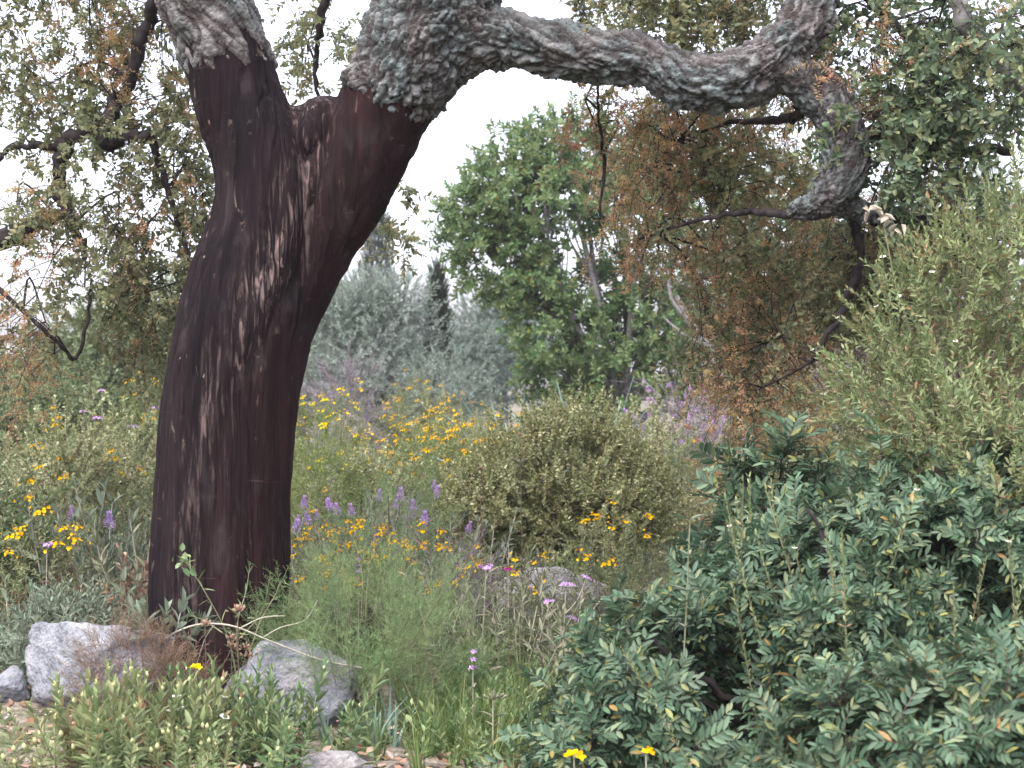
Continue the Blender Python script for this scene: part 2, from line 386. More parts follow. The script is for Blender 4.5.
def bush(name, label, cat, base, lobes, key, mat, dens=260, scale=(.8, 1.2), up=.6, stem='brownstem', trunks=10, tr=.006,
         fl=None, flmat=None, nfl=0, flscale=1., flname='flower_head', fltop=.45, group=None, rmin=.55, amp=.28, seedno=None, gaps=()):
    """a shrub: sprigs over lumpy lobes (centre, radii), stems from the base, flower heads on its shoots"""
    base = np.array(base, float); t = thing(name, label, cat, base, group)
    G, St = Geo(), Geo(); PP, AA = [], []
    lobes = [(np.array(c, float), np.array(r, float)) for c, r in lobes]
    for k, (c, r) in enumerate(lobes):
        area = 4 * math.pi * (((r[0] * r[1]) ** 1.6 + (r[0] * r[2]) ** 1.6 + (r[1] * r[2]) ** 1.6) / 3) ** (1 / 1.6)
        n = max(8, int(dens * area)); u = unit(rng.normal(0, 1, (n, 3)))
        lum = lumps(u, (seedno or 0) + k + base[0] * 5, amp=amp)
        rr = (rmin + (1 - rmin) * rng.uniform(0, 1, n) ** .6) * lum
        p = c + u * r * rr[:, None]
        keep = p[:, 2] > gz(p[:, 0], p[:, 1]) + .02
        for c2, r2 in gaps: keep &= ((p - c2) ** 2).sum(1) > r2 * r2
        for j, (c2, r2) in enumerate(lobes):
            if j != k: keep &= (((p - c2) / r2) ** 2).sum(1) > .45
        PP.append(p[keep]); AA.append(unit(unit(u / r)[keep] + np.array([0, 0, up]) + rng.normal(0, .3, (keep.sum(), 3))))
    P, A = np.vstack(PP), np.vstack(AA); Sc = rng.uniform(*scale, len(P))
    tips = scatter(key, P, A, Sc, G, St)
    for i in rng.choice(len(P), min(trunks * len(lobes), len(P)), replace=False):
        b = base + np.append(rng.normal(0, .03, 2) * (1 + 10 * tr), 0); m = b * .5 + P[i] * .5 + np.array([0, 0, .15]) * np.linalg.norm(P[i] - b) + rng.normal(0, .02, 3)
        St.tube(catmull([b, m, P[i]], 7), np.linspace(tr * rng.uniform(.6, 1.2), .0015, 7), 5)
    part('foliage', G, M[mat], t); part('stems', St, M[stem], t, True)
    if nfl:
        sc = tips[:, 2] + .0 * tips[:, 0]; thr = np.quantile(sc, 1 - fltop)
        ok = np.where((sc >= thr) & (A[:, 1] < .35))[0]
        for i in rng.choice(ok, min(nfl, len(ok)), replace=False):
            head(t, fl, flmat, tips[i], A[i] + np.array([0, -.2, .5]), flscale * rng.uniform(.75, 1.25), flname)
    return t

def dome(px, Y, wpx, top, dfac=.9, low=.0):
    """one lobe standing on the ground: pixel centre and width, distance, top row"""
    x = (px - 512) / F * Y; wd = wpx / F * Y; z0 = float(gz(x, Y)); zt = CAMZ - (top - 384) / F * Y
    h = max(zt - z0, .08)
    return (x, Y, z0), [((x, Y, z0 + h * .45), (wd / 2, wd / 2 * dfac, h * .55))]

def clump(name, label, cat, px, Y, spread, n, key, mat, scale=(.8, 1.2), lean=.35, stem='greenstem', fl=None, flmat=None, nfl=0, flscale=1., flname='flower_head', group=None, dz=0):
    """shoots growing from the ground"""
    x = (px - 512) / F * Y; z = float(gz(x, Y)) + dz; t = thing(name, label, cat, (x, Y, z), group)
    o = rng.normal(0, spread * .5, (n, 2)); P = np.stack([x + o[:, 0], Y + o[:, 1], gz(x + o[:, 0], Y + o[:, 1]) - .01 + dz], -1)
    A = unit(np.stack([o[:, 0] / spread * lean * 1.3, o[:, 1] / spread * lean * 1.3, np.ones(n)], -1) + rng.normal(0, .15 * lean / .35, (n, 3)) * [1, 1, .3])
    G, St = Geo(), Geo(); tips = scatter(key, P, A, rng.uniform(*scale, n), G, St)
    part('foliage', G, M[mat], t); part('stems', St, M[stem], t)
    if nfl:
        for i in rng.choice(n, min(n, nfl), replace=False):
            head(t, fl, flmat, tips[i], A[i] + np.array([0, 0, .3]), flscale * rng.uniform(.8, 1.2), flname)
    return t

def flower_stalk(name, label, cat, px, Y, top, fl, flmat, flscale=1., lean=.1, stem='palestem', key=None, mat=None, r=.003, npair=0, fork=0, group=None, flname='flower_head'):
    """a single stem (or a forked one) with a head on each tip and leaves along it"""
    x = (px - 512) / F * Y; zt = CAMZ - (top - 384) / F * Y
    bx = x + lean * .3; z = float(gz(bx, Y)); t = thing(name, label, cat, (bx, Y, z), group)
    b = np.array([bx, Y, z - .01]); e = np.array([x, Y, zt]); St, G = Geo(), Geo()
    m = (b + e) / 2 + np.array([-lean * .05, 0, .0]); c = catmull([b, m, e], 9); St.tube(c, np.linspace(r, r * .6, 9), 5)
    tipl = [(e, c[-1] - c[-2])]
    for k in range(fork):
        s = c[4 + k % 4]; d = np.array([(-1) ** k * rng.uniform(.03, .09), rng.normal(0, .03), rng.uniform(.06, .16)]); e2 = s + d
        St.tube(catmull([s, s + d * [.6, .6, .4], e2], 5), np.linspace(r * .8, r * .5, 5), 4); tipl.append((e2, d))
    if npair:
        V, Q = leaf(.06, .013, .1, .3); 
        for k in range(npair):
            p = c[2 + int(k * 6.5 / npair)]; ph = rng.uniform(0, 6.28)
            for s in (0, math.pi):
                d = np.array([math.cos(ph + s), math.sin(ph + s), .6]); G.add(*placed(V, Q, frames(d[None], np.array([[-d[0] * .5, -d[1] * .5, 1.]])), p[None], [rng.uniform(.5, 1.1)]))
        part('foliage', G, M[mat or 'phl'], t)
    part('stem', St, M[stem], t, True)
    if fl:
        for e2, d in tipl: head(t, fl, flmat, e2, unit(d) + np.array([0, 0, .4]), flscale * rng.uniform(.85, 1.15), flname)
    return t

def tree(name, label, cat, base, clumps_, key, mat, per=90, scale=(.8, 1.2), trunk_r=.09, bark='greytwig', up=.3, group=None, limbs=True, split=.35):
    """trunk with limbs out to leaf clumps (centre, radii)"""
    base = np.array(base, float); t = thing(name, label, cat, base, group); G, St, Tr = Geo(), Geo(), Geo()
    cs = [np.array(c, float) for c, r in clumps_]; mean = np.mean(cs, 0)
    fork = base + (mean - base) * split + rng.normal(0, .05, 3)
    Tr.tube(catmull([base - [0, 0, .1], base * .5 + fork * .5 + rng.normal(0, .04, 3), fork], 8), np.linspace(trunk_r * 1.25, trunk_r * .85, 8), 9)
    for k, (c, r) in enumerate(clumps_):
        c = np.array(c, float); r = np.array(r, float)
        if limbs:
            m = fork * .5 + c * .5 + rng.normal(0, .1, 3) * np.linalg.norm(c - fork) * .5
            L = catmull([fork, m, c], 10); Tr.tube(L, np.linspace(trunk_r * .6, trunk_r * .12, 10), 6)
            for q in range(7):
                s = L[rng.integers(4, 10)]; e = c + unit(rng.normal(0, 1, 3)) * r * .8
                St.tube(catmull([s, s * .5 + e * .5 + rng.normal(0, .05, 3), e], 5), np.linspace(trunk_r * .12, .003, 5), 4)
        n = int(per); u = unit(rng.normal(0, 1, (n, 3))); lum = lumps(u, k + base[0], 2.5, .3)
        P = c + u * r * ((.35 + .65 * rng.uniform(0, 1, n) ** .5) * lum)[:, None]
        A = unit(u + np.array([0, 0, up]) + rng.normal(0, .4, (n, 3))); scatter(key, P, A, rng.uniform(*scale, n), G, St)
    part('trunk', Tr, M[bark], t, True); part('twigs', St, M[bark], t); part('crown', G, M[mat], t)
    return t
# ------------------------------------------------------------------ ground
def ground():
    xs = np.concatenate([-np.geomspace(700, 4.2, 40), np.linspace(-4, 4, 161), np.geomspace(4.2, 700, 40)])
    ys = np.concatenate([-np.geomspace(600, 2.2, 30), np.linspace(-2, 3.9, 20), np.linspace(4, 10, 140), np.geomspace(10.1, 1200, 60)])
    X, Y = np.meshgrid(xs, ys); Z = gz(X, Y)
    near = (np.abs(X) < 4.1) & (Y > 3.5) & (Y < 10.2)
    for i, j in np.argwhere(near):
        Z[i, j] += .022 * mnoise.fractal(Vector((X[i, j] * 4, Y[i, j] * 4, 0)), .8, 2, 4)
    n, m = len(xs), len(ys); i = np.arange(n * m).reshape(m, n)
    Q = np.stack([i[:-1, :-1], i[:-1, 1:], i[1:, 1:], i[1:, :-1]], -1).reshape(-1, 4)
    mt, nt, o = nodes_of('soil and litter'); tc = nt.nodes.new('ShaderNodeTexCoord')
    def nz(s, d=6):
        k = nt.nodes.new('ShaderNodeTexNoise'); k.inputs['Scale'].default_value = s; k.inputs['Detail'].default_value = d
        nt.links.new(tc.outputs['Object'], k.inputs['Vector']); return k.outputs['Fac']
    a = ramp(nt, [(.3, (.08, .062, .05)), (.5, (.17, .14, .11)), (.7, (.29, .25, .21))], nz(28))
    b = ramp(nt, [(.35, (.05, .06, .03)), (.65, (.1, .11, .05))], nz(60))
    f = ramp(nt, [(.42, (0, 0, 0)), (.6, (1, 1, 1))], nz(1.6, 3))
    mx = nt.nodes.new('ShaderNodeMixRGB'); nt.links.new(f, mx.inputs[0]); nt.links.new(a, mx.inputs[1]); nt.links.new(b, mx.inputs[2])
    p = nt.nodes.new('ShaderNodeBsdfPrincipled'); p.inputs['Roughness'].default_value = .95; p.inputs['Specular IOR Level'].default_value = .1
    bp = nt.nodes.new('ShaderNodeBump'); bp.inputs['Strength'].default_value = .8; bp.inputs['Distance'].default_value = .02
    nt.links.new(nz(70), bp.inputs['Height']); nt.links.new(bp.outputs[0], p.inputs['Normal'])
    nt.links.new(mx.outputs[0], p.inputs['Base Color']); nt.links.new(p.outputs[0], o.inputs[0])
    g = link('ground', mesh_np('ground', np.stack([X, Y, Z], -1).reshape(-1, 3), Q, mt, True)); g['kind'] = 'structure'
ground()

# ------------------------------------------------------------------ cork oak: bare trunk, corky limbs, boughs, drooping leaves
def remeshed(tubes, voxel):
    G = Geo(); axes = []
    for pts in tubes:
        K = np.array([np.append(at(a, b, Y), hw / F * Y) for a, b, hw, Y in pts]); n = max(12, len(K) * 8)
        c = catmull(K, n); P, R = c[:, :3], c[:, 3]; axes.append(P)
        d0, d1 = unit(P[0] - P[1]), unit(P[-1] - P[-2])
        P = np.vstack([P[0] + d0 * .012, P[0] + d0 * .01, P, P[-1] + d1 * .01, P[-1] + d1 * .012])
        R = np.concatenate([[.002, R[0] * .8], R, [R[-1] * .8, .002]])
        G.tube(P, R, 28)
    V, Q = G.arr(); o = link('tmp', mesh_np('tmp', V, Q, None))
    md = o.modifiers.new('r', 'REMESH'); md.mode = 'VOXEL'; md.voxel_size = voxel
    dg = bpy.context.evaluated_depsgraph_get(); me = bpy.data.meshes.new_from_object(o.evaluated_get(dg))
    bpy.data.objects.remove(o)
    V = np.empty(len(me.vertices) * 3, np.float32); me.vertices.foreach_get('co', V); V = V.reshape(-1, 3).astype(float)
    Q = np.array([list(p.vertices) if len(p.vertices) == 4 else list(p.vertices) + [p.vertices[-1]] for p in me.polygons])
    for _ in range(3):                                  # relax the voxel steps
        A = np.zeros_like(V); cnt = np.zeros(len(V))
        for a, b in ((0, 1), (1, 2), (2, 3), (3, 0)):
            np.add.at(A, Q[:, a], V[Q[:, b]]); np.add.at(A, Q[:, b], V[Q[:, a]]); np.add.at(cnt, Q[:, a], 1); np.add.at(cnt, Q[:, b], 1)
        V = V * .4 + .6 * A / cnt[:, None]
    remeshed.axes = axes
    return V, Q

def vnormals(V, Q):
    fn = np.cross(V[Q[:, 2]] - V[Q[:, 0]], V[Q[:, 3]] - V[Q[:, 1]]); N = np.zeros_like(V)
    for k in range(4): np.add.at(N, Q[:, k], fn)
    return unit(N)

def setattr_f(me, name, vals):
    a = me.attributes.new(name, 'FLOAT', 'POINT'); a.data.foreach_set('value', np.ascontiguousarray(vals, dtype=np.float32))

base = at(224, 692, 6.4)
OAK = thing('cork_oak', 'cork oak with dark stripped trunk, forked, its limbs still in thick grey cork', 'tree', (base[0], 6.4, 0.0))

def wood_mat():
    m, nt, o = nodes_of('stripped cork oak wood'); tc = nt.nodes.new('ShaderNodeTexCoord')
    def nz(sx, sz, d=5, dist=0.):
        mp = nt.nodes.new('ShaderNodeMapping'); mp.inputs['Scale'].default_value = (sx, sx, sz)
        k = nt.nodes.new('ShaderNodeTexNoise'); k.inputs['Scale'].default_value = 1; k.inputs['Detail'].default_value = d; k.inputs['Distortion'].default_value = dist
        nt.links.new(tc.outputs['Object'], mp.inputs[0]); nt.links.new(mp.outputs[0], k.inputs['Vector']); return k.outputs['Fac']
    def att(n):
        a = nt.nodes.new('ShaderNodeAttribute'); a.attribute_name = n; return a.outputs['Fac']
    def math_(op, a, b):
        k = nt.nodes.new('ShaderNodeMath'); k.operation = op
        for i, v in enumerate((a, b)):
            if isinstance(v, (int, float)): k.inputs[i].default_value = v
            else: nt.links.new(v, k.inputs[i])
        return k.outputs[0]
    def mix(f, a, b):
        k = nt.nodes.new('ShaderNodeMixRGB')
        for i, v in enumerate((f, a, b)):
            if isinstance(v, tuple): k.inputs[i].default_value = (*v, 1)
            elif isinstance(v, (int, float)): k.inputs[i].default_value = v
            else: nt.links.new(v, k.inputs[i])
        return k.outputs[0]
    black = ramp(nt, [(.35, (.0042, .0029, .0036)), (.65, (.0115, .0066, .0072))], nz(9, 1.6))
    red = ramp(nt, [(.35, (.009, .0042, .0044)), (.65, (.023, .0098, .0098))], nz(14, 1.8))
    col = mix(att('red'), black, red)
    fine = ramp(nt, [(.56, (0, 0, 0)), (.72, (1, 1, 1))], nz(60, 4.0, 6, .6))
    wide = ramp(nt, [(.5, (0, 0, 0)), (.66, (1, 1, 1))], nz(38, 3.2, 7, 1.4))
    col = mix(math_('MULTIPLY', math_('MULTIPLY', fine, ramp(nt, [(.5, (0, 0, 0)), (.6, (1, 1, 1))], nz(20, 6, 5))), .4), col, (.085, .052, .047))
    col = mix(math_('MULTIPLY', math_('MULTIPLY', math_('MULTIPLY', wide, ramp(nt, [(.4, (.12, .12, .12)), (.58, (1, 1, 1))], nz(42, 13, 6, 1.))), att('streak')), .9), col, (.17, .12, .108))
    scar = ramp(nt, [(.66, (0, 0, 0)), (.72, (1, 1, 1))], nz(16, 7, 6, 1.5))
    col = mix(math_('MULTIPLY', scar, math_('MULTIPLY', att('scar'), .8)), col, (.33, .24, .19))
    ring = ramp(nt, [(.7, (0, 0, 0)), (.74, (1, 1, 1))], nz(5, 55, 5, .8)); col = mix(math_('MULTIPLY', ring, .5), col, (.1, .062, .05))
    pat = ramp(nt, [(.56, (0, 0, 0)), (.7, (1, 1, 1))], nz(11, 5, 8, .5)); col = mix(math_('MULTIPLY', pat, .35), col, (.05, .045, .045))
    p = nt.nodes.new('ShaderNodeBsdfPrincipled'); p.inputs['Roughness'].default_value = .85; p.inputs['Specular IOR Level'].default_value = .1
    bp = nt.nodes.new('ShaderNodeBump'); bp.inputs['Strength'].default_value = .9; bp.inputs['Distance'].default_value = .012
    nt.links.new(math_('ADD', nz(70, 5, 6), math_('MULTIPLY', nz(22, 2.5, 4), 1.2)), bp.inputs['Height']); nt.links.new(bp.outputs[0], p.inputs['Normal'])
    nt.links.new(col, p.inputs['Base Color']); nt.links.new(p.outputs[0], o.inputs[0]); return m

def cork_mat(name='cork bark', lich=.5, dark=1.):
    m, nt, o = nodes_of(name); tc = nt.nodes.new('ShaderNodeTexCoord')
    def nz(s, d=6, off=0):
        k = nt.nodes.new('ShaderNodeTexNoise'); k.inputs['Scale'].default_value = s; k.inputs['Detail'].default_value = d
        mp = nt.nodes.new('ShaderNodeMapping'); mp.inputs['Location'].default_value = (off, off, off)
        nt.links.new(tc.outputs['Object'], mp.inputs[0]); nt.links.new(mp.outputs[0], k.inputs['Vector']); return k.outputs['Fac']
    D = lambda c: tuple(v * dark for v in c)
    cork = ramp(nt, [(.3, D((.07, .062, .058))), (.5, D((.15, .14, .133))), (.7, D((.24, .23, .222)))], nz(16, 8))
    lic = ramp(nt, [(.35, (.085, .1, .096)), (.6, (.15, .175, .17)), (.75, (.22, .25, .24))], nz(55, 6, 3))
    f = ramp(nt, [(.5 - .02 * 0 + (.5 - lich) * .3 - .1, (0, 0, 0)), (.5 + (.5 - lich) * .3 + .12, (1, 1, 1))], nz(7, 8, 9))
    mx = nt.nodes.new('ShaderNodeMixRGB'); nt.links.new(f, mx.inputs[0]); nt.links.new(cork, mx.inputs[1]); nt.links.new(lic, mx.inputs[2])
    fs = nt.nodes.new('ShaderNodeAttribute'); fs.attribute_name = 'fissure'
    m2 = nt.nodes.new('ShaderNodeMixRGB'); nt.links.new(fs.outputs['Fac'], m2.inputs[0]); nt.links.new(mx.outputs[0], m2.inputs[1]); m2.inputs[2].default_value = (.035 * dark, .026 * dark, .024 * dark, 1)
    p = nt.nodes.new('ShaderNodeBsdfPrincipled'); p.inputs['Roughness'].default_value = .95; p.inputs['Specular IOR Level'].default_value = .1
    bp = nt.nodes.new('ShaderNodeBump'); bp.inputs['Strength'].default_value = 1; bp.inputs['Distance'].default_value = .022
    nt.links.new(nz(60, 8), bp.inputs['Height']); nt.links.new(bp.outputs[0], p.inputs['Normal'])
    nt.links.new(m2.outputs[0], p.inputs['Base Color']); nt.links.new(p.outputs[0], o.inputs[0]); return m

Y0 = 6.4
V, Q = remeshed([
    [(226, 745, 76, Y0), (226, 690, 72, Y0), (220, 640, 69, Y0), (220, 560, 67.5, Y0), (222, 480, 65, Y0), (227, 400, 64, Y0), (237, 340, 63, Y0), (250, 280, 60, Y0), (264, 210, 51, Y0), (261, 160, 48, Y0), (244, 110, 46, Y0), (231, 70, 42, Y0), (220, 30, 40, Y0)],
    [(236, 480, 52, Y0), (246, 400, 52, Y0 + .03), (264, 330, 49, Y0 + .06), (294, 265, 48, Y0 + .08), (332, 200, 50, Y0 + .08), (364, 145, 46, Y0 + .05), (388, 100, 46, Y0 + .02), (410, 60, 48, Y0)],
    [(262, 150, 34, Y0 + .02), (290, 142, 36, Y0 + .04), (318, 136, 35, Y0 + .05), (352, 124, 36, Y0 + .05)],
], .009)
N = vnormals(V, Q)
d = np.array([.016 * mnoise.noise(Vector((v[0] * 5, v[1] * 5, v[2] * 1.6))) + .008 * mnoise.noise(Vector((v[0] * 20, v[1] * 20, v[2] * 2.0))) - .007 * max(0, 1 - abs(mnoise.noise(Vector((v[0] * 13, v[1] * 13, v[2] * 1.3 + 7)))) * 7)
              + .004 * mnoise.fractal(Vector((v[0] * 50, v[1] * 50, v[2] * 5)), .9, 2, 3) for v in V])
seam = np.array([at(a, b, Y0) for a, b in [(326, 100), (324, 150), (312, 200), (298, 265), (276, 320), (250, 380), (233, 430), (222, 480), (214, 540), (212, 620), (214, 700)]])
ss = catmull(seam, 200)
dist = np.full(len(V), 9.); sx = np.zeros(len(V))
for k in range(0, len(V), 5000):
    dd = np.hypot(V[k:k + 5000, None, 0] - ss[None, :, 0], V[k:k + 5000, None, 2] - ss[None, :, 2]); j = dd.argmin(1)
    dist[k:k + 5000] = dd.min(1); sx[k:k + 5000] = ss[j, 0]
front = (V[:, 1] < Y0 + .1)
off = V[:, 0] - sx
d -= np.where(front, .02 * np.clip((V[:, 2] - 1.15) / .7, 0, 1) * np.exp(-((off - .03) / .022) ** 2), 0)      # the fold below the crotch
d += np.where(front, .012 * np.exp(-((off + .05) / .04) ** 2), 0)
Vd = V + N * d[:, None]
streak = np.exp(-((off + .045) / .075) ** 2) * front * np.clip(.5 + (V[:, 2] - 1.0) * .8, .5, 1) * (1 + .8 * np.exp(-((V[:, 2] - 1.75) / .25) ** 2))
scar = np.clip(1 - np.abs(V[:, 0] - at(205, 0, Y0)[0]) / .16, 0, 1) * (V[:, 2] > 1.1) * front + .3 * front
me = mesh_np('trunk', Vd - np.array(OAK.location), Q, wood_mat(), True)
setattr_f(me, 'streak', streak); setattr_f(me, 'scar', np.clip(scar, 0, 1)); setattr_f(me, 'red', np.clip(.25 + off / .22, 0, 1))
link('trunk', me, OAK)['label'] = 'stripped dark red-brown trunk forking in two'

def bark_part(name, tubes, mat, voxel=.008, lump=.02, cell=20., label=None, rag=None):
    V, Q = remeshed(tubes, voxel); N = vnormals(V, Q); d = np.zeros(len(V)); fi = np.zeros(len(V))
    AX = np.vstack(remeshed.axes); SS = np.concatenate([np.concatenate([[0], np.cumsum(np.linalg.norm(np.diff(a, axis=0), axis=1))]) for a in remeshed.axes]); TT = np.vstack([unit(np.gradient(a, axis=0)) for a in remeshed.axes])
    for i, v in enumerate(V):
        j = ((AX - v) ** 2).sum(1).argmin(); q = v - AX[j]; al = q @ TT[j]; q = q - TT[j] * al
        p = (Vector(q) + Vector((.55, .62, .56)) * ((SS[j] + al) * .5)) * cell; w_ = mnoise.noise_vector(p * .7) * 1.1 + mnoise.noise_vector(p * 2.3) * .25
        f = mnoise.voronoi(p + w_)[0]; e = min(1., (f[1] - f[0]) * 1.9); f2 = mnoise.voronoi(p * 2.4 + w_ * 2)[0]; e2 = min(1., (f2[1] - f2[0]) * 2.4)
        rf = mnoise.fractal(Vector(v) * cell * 2.2, .8, 2, 4)
        d[i] = lump * (.8 * (e - .6) + .3 * (e2 - .7) + .45 * mnoise.noise(p * .9) + .22 * rf + .9 * mnoise.fractal(Vector(v) * cell * .3, .9, 2, 3)); fi[i] = min(1, max(0, .5 - e) * 2.2 + max(0, .4 - e2) * 1.2)
    me = mesh_np(name, V + N * d[:, None] - np.array(OAK.location), Q, mat, True); setattr_f(me, 'fissure', fi * .85)
    o = link(name, me, OAK)
    if label: o['label'] = label
    return o
CORK = cork_mat('cork bark with lichen', .5); CORKL = cork_mat('pale cork bark', .2); CORKD = cork_mat('weathered bough bark', .36, .75)
bark_part('cork_limb', [[(235, 77, 41, Y0), (229, 58, 44, Y0), (214, 20, 46, Y0), (200, -20, 49, Y0), (178, -90, 47, Y0 + .1), (140, -220, 40, Y0 + .3), (120, -380, 30, Y0 + .2)]], CORKL, lump=.022, cell=15, label='left limb sleeved in pale grey cork')
bark_part('cork_limb', [
    [(385, 104, 47, Y0 + .02), (396, 84, 52, Y0), (416, 46, 58, Y0), (438, 0, 62, Y0), (452, -60, 58, Y0), (470, -200, 48, Y0 + .2), (500, -380, 34, Y0 + .4)],
    [(425, 60, 42, Y0), (452, 44, 40, Y0 - .02), (485, 38, 33, Y0 - .03), (520, 41, 28, Y0 - .04), (560, 50, 29, Y0 - .06), (600, 58, 29, Y0 - .08), (645, 62, 27, Y0 - .1), (690, 82, 30, Y0 - .12), (735, 80, 29, Y0 - .14), (772, 58, 30, Y0 - .15), (800, 28, 27, Y0 - .13), (822, -12, 25, Y0 - .1), (850, -90, 22, Y0), (900, -220, 16, Y0)]],
    CORK, lump=.028, cell=21, label='right limb and level bough in grey cork with blue-green lichen')
bark_part('bough', [[(775, 68, 22, Y0 - .15), (808, 84, 24, Y0 - .16), (832, 108, 24, Y0 - .17), (845, 145, 23, Y0 - .18), (842, 175, 24, Y0 - .19), (826, 196, 23, Y0 - .2), (812, 206, 15, Y0 - .2), (792, 212, 8, Y0 - .15)], [(830, 195, 16, Y0 - .19), (850, 208, 12, Y0 - .16), (878, 215, 8, Y0 - .12)]],
          CORKD, lump=.014, cell=30, label='short dark bough bending down to a blunt stub')

# thinner boughs and twigs
SK = []                                                  # skeleton points twigs may spring from
def bough(pts, name='branch', sides=9, mat='twig'):
    K = np.array([np.append(at(a, b, Y), hw / F * Y) for a, b, hw, Y in pts]); c = catmull(K, len(K) * 7)
    c[:, :3] += np.array([np.array(mnoise.noise_vector(Vector(p[:3]) * 6)) * .02 for p in c]) * np.linspace(0, 1, len(c))[:, None]
    c[1:, :3] += rng.normal(0, .3, (len(c) - 1, 3)) * c[1:, 3:] ; c[:, 3] *= rng.uniform(.82, 1.22, len(c))
    G = Geo(); G.tube(c[:, :3], c[:, 3], sides); part(name, G, M[mat], OAK, True); SK.append(c[:, :3])
bough([(190, -60, 16, 6.6), (160, 0, 8, 6.9), (140, 40, 6.5, 7.0), (126, 90, 6, 7.05), (98, 125, 6, 7.05), (66, 146, 7, 7.05), (57, 180, 7, 7.05), (66, 212, 6, 7.0), (80, 240, 4, 7.0), (84, 258, 2, 7.0)])
bough([(118, 95, 7, 7.05), (105, 140, 8, 7.0), (120, 138, 7, 7.0), (150, 134, 5, 7.0)])
bough([(66, 150, 5, 7.05), (40, 145, 4, 7.05), (12, 148, 3, 7.1), (-5, 165, 2, 7.1)])
bough([(60, 214, 6, 7.0), (30, 228, 8, 6.95), (-10, 240, 11, 6.9), (-120, 250, 18, 6.9), (-200, 150, 22, 6.9), (-60, -60, 24, 6.8), (120, -130, 26, 6.6)])
bough([(-60, 246, 4, 6.9), (10, 300, 2.5, 6.9), (60, 345, 2, 6.95), (75, 358, 2, 7.0), (85, 330, 2, 7.0), (92, 290, 1.5, 7.0)])
bough([(150, 134, 4, 7.0), (168, 190, 3, 7.1), (190, 260, 2, 7.1), (200, 310, 1.5, 7.1)])
bough([(330, -60, 8, 7.2), (322, 20, 4, 7.3), (316, 70, 2.5, 7.4), (322, 120, 1.5, 7.4)])
bough([(830, -30, 12, 6.3), (890, -60, 12, 6.2), (945, -10, 10, 6.0), (985, 50, 8, 5.95), (1040, 100, 6, 5.9)], mat='greytwig')
bough([(840, -60, 9, 6.3), (870, 0, 6, 6.4), (905, 40, 4, 6.4), (920, 100, 3, 6.4)])
bough([(842, 150, 8, 6.25), (880, 130, 7, 6.3), (930, 150, 6, 6.3), (1010, 150, 5, 6.3)])
bough([(822, 205, 9, 6.2), (790, 214, 5, 6.3), (740, 212, 3, 6.5), (690, 222, 2, 6.7), (640, 240, 1.2, 6.9)])
bough([(826, 205, 9, 6.2), (870, 214, 8, 6.3), (905, 216, 7, 6.35), (980, 240, 4, 6.4)])
bough([(852, 210, 5, 6.3), (861, 255, 4.5, 6.4), (848, 300, 4.5, 6.5), (826, 335, 3, 6.5), (812, 365, 1.5, 6.6)])
bough([(800, 100, 6, 6.35), (795, 118, 5, 6.4), (770, 118, 4, 6.5), (720, 125, 2, 6.7), (680, 140, 1.5, 6.9), (650, 170, 1, 7.0)])
bough([(600, 70, 1.6, 6.4), (598, 110, 1.2, 6.6), (604, 160, 2, 6.8), (600, 215, 1, 6.8)])
bough([(800, -70, 10, 6.3), (730, -50, 8, 6.5), (660, -20, 6, 6.6), (620, 10, 3, 6.7)])
SK = np.vstack(SK)
UP = np.vstack([SK, [at(a, b, 6.6) for a, b in ((470, -200), (500, -380), (140, -220), (850, -90), (120, -380), (700, -300), (900, -220))]])

GREEN, DRY, BIG, TW = Geo(), Geo(), Geo(), Geo()
def cloud(px, py, Y, rx, ry, rY, n, brown, kind='oak', tl=(.22, .42), droop=1.):
    c = at(px, py, Y); r = np.array([rx / F * Y, rY, ry / F * Y])
    nb = max(2, n // 14); subs = []
    for k in range(nb):                                   # small branches into the cloud
        e = c + unit(rng.normal(0, 1, 3)) * r * rng.uniform(.2, .8) + np.array([0, 0, .3]) * r
        dd = np.linalg.norm(UP - e, axis=1) + .8 * np.maximum(e[2] - UP[:, 2], 0) + rng.uniform(0, .25, len(UP)); s = UP[dd.argmin()]
        m = s * .5 + e * .5 + np.array([0, 0, .1]) + rng.normal(0, .05, 3)
        L = catmull([s, m, e], 9); TW.tube(L, np.linspace(.0065, .003, 9), 5); subs.append(L[3:])
    subs = np.vstack(subs); P, A, Br = [], [], []
    for k in range(n):
        u = unit(rng.normal(0, 1, 3)) * rng.uniform(.1, 1) ** .4; s = c + u * r + np.array([0, 0, .12]) * droop
        j = np.linalg.norm(subs - s, axis=1).argmin(); q = subs[j]
        l = rng.uniform(*tl); hd = unit(np.append(rng.normal(0, 1, 2), rng.normal(.1, .3))); e = s + hd * l * .5 - np.array([0, 0, l * .75 * droop])
        pth = catmull([q, s, (s + e) / 2 + hd * l * .14, e], 14); TW.tube(pth, np.linspace(.0026, .001, 14), 3)
        isb = mnoise.noise(Vector(s) * 2.6) * .7 + .5 + rng.normal(0, .12) < brown
        tan = unit(np.gradient(pth, axis=0))
        for i in range(4, 14):
            if rng.uniform() < .85:
                P.append(pth[i] + rng.normal(0, .008, 3)); A.append(tan[i] * .6 + unit(rng.normal(0, 1, 3)) * .8); Br.append(isb and rng.uniform() < .85)
    P, A, Br = np.array(P), np.array(A), np.array(Br, bool); sc = rng.uniform(.65, 1.1, len(P))
    if Br.any(): scatter('oakcat', P[Br], A[Br], sc[Br], DRY, TW)
    if (~Br).any(): scatter(kind, P[~Br], A[~Br], sc[~Br], BIG if kind == 'oakbig' else GREEN, TW)
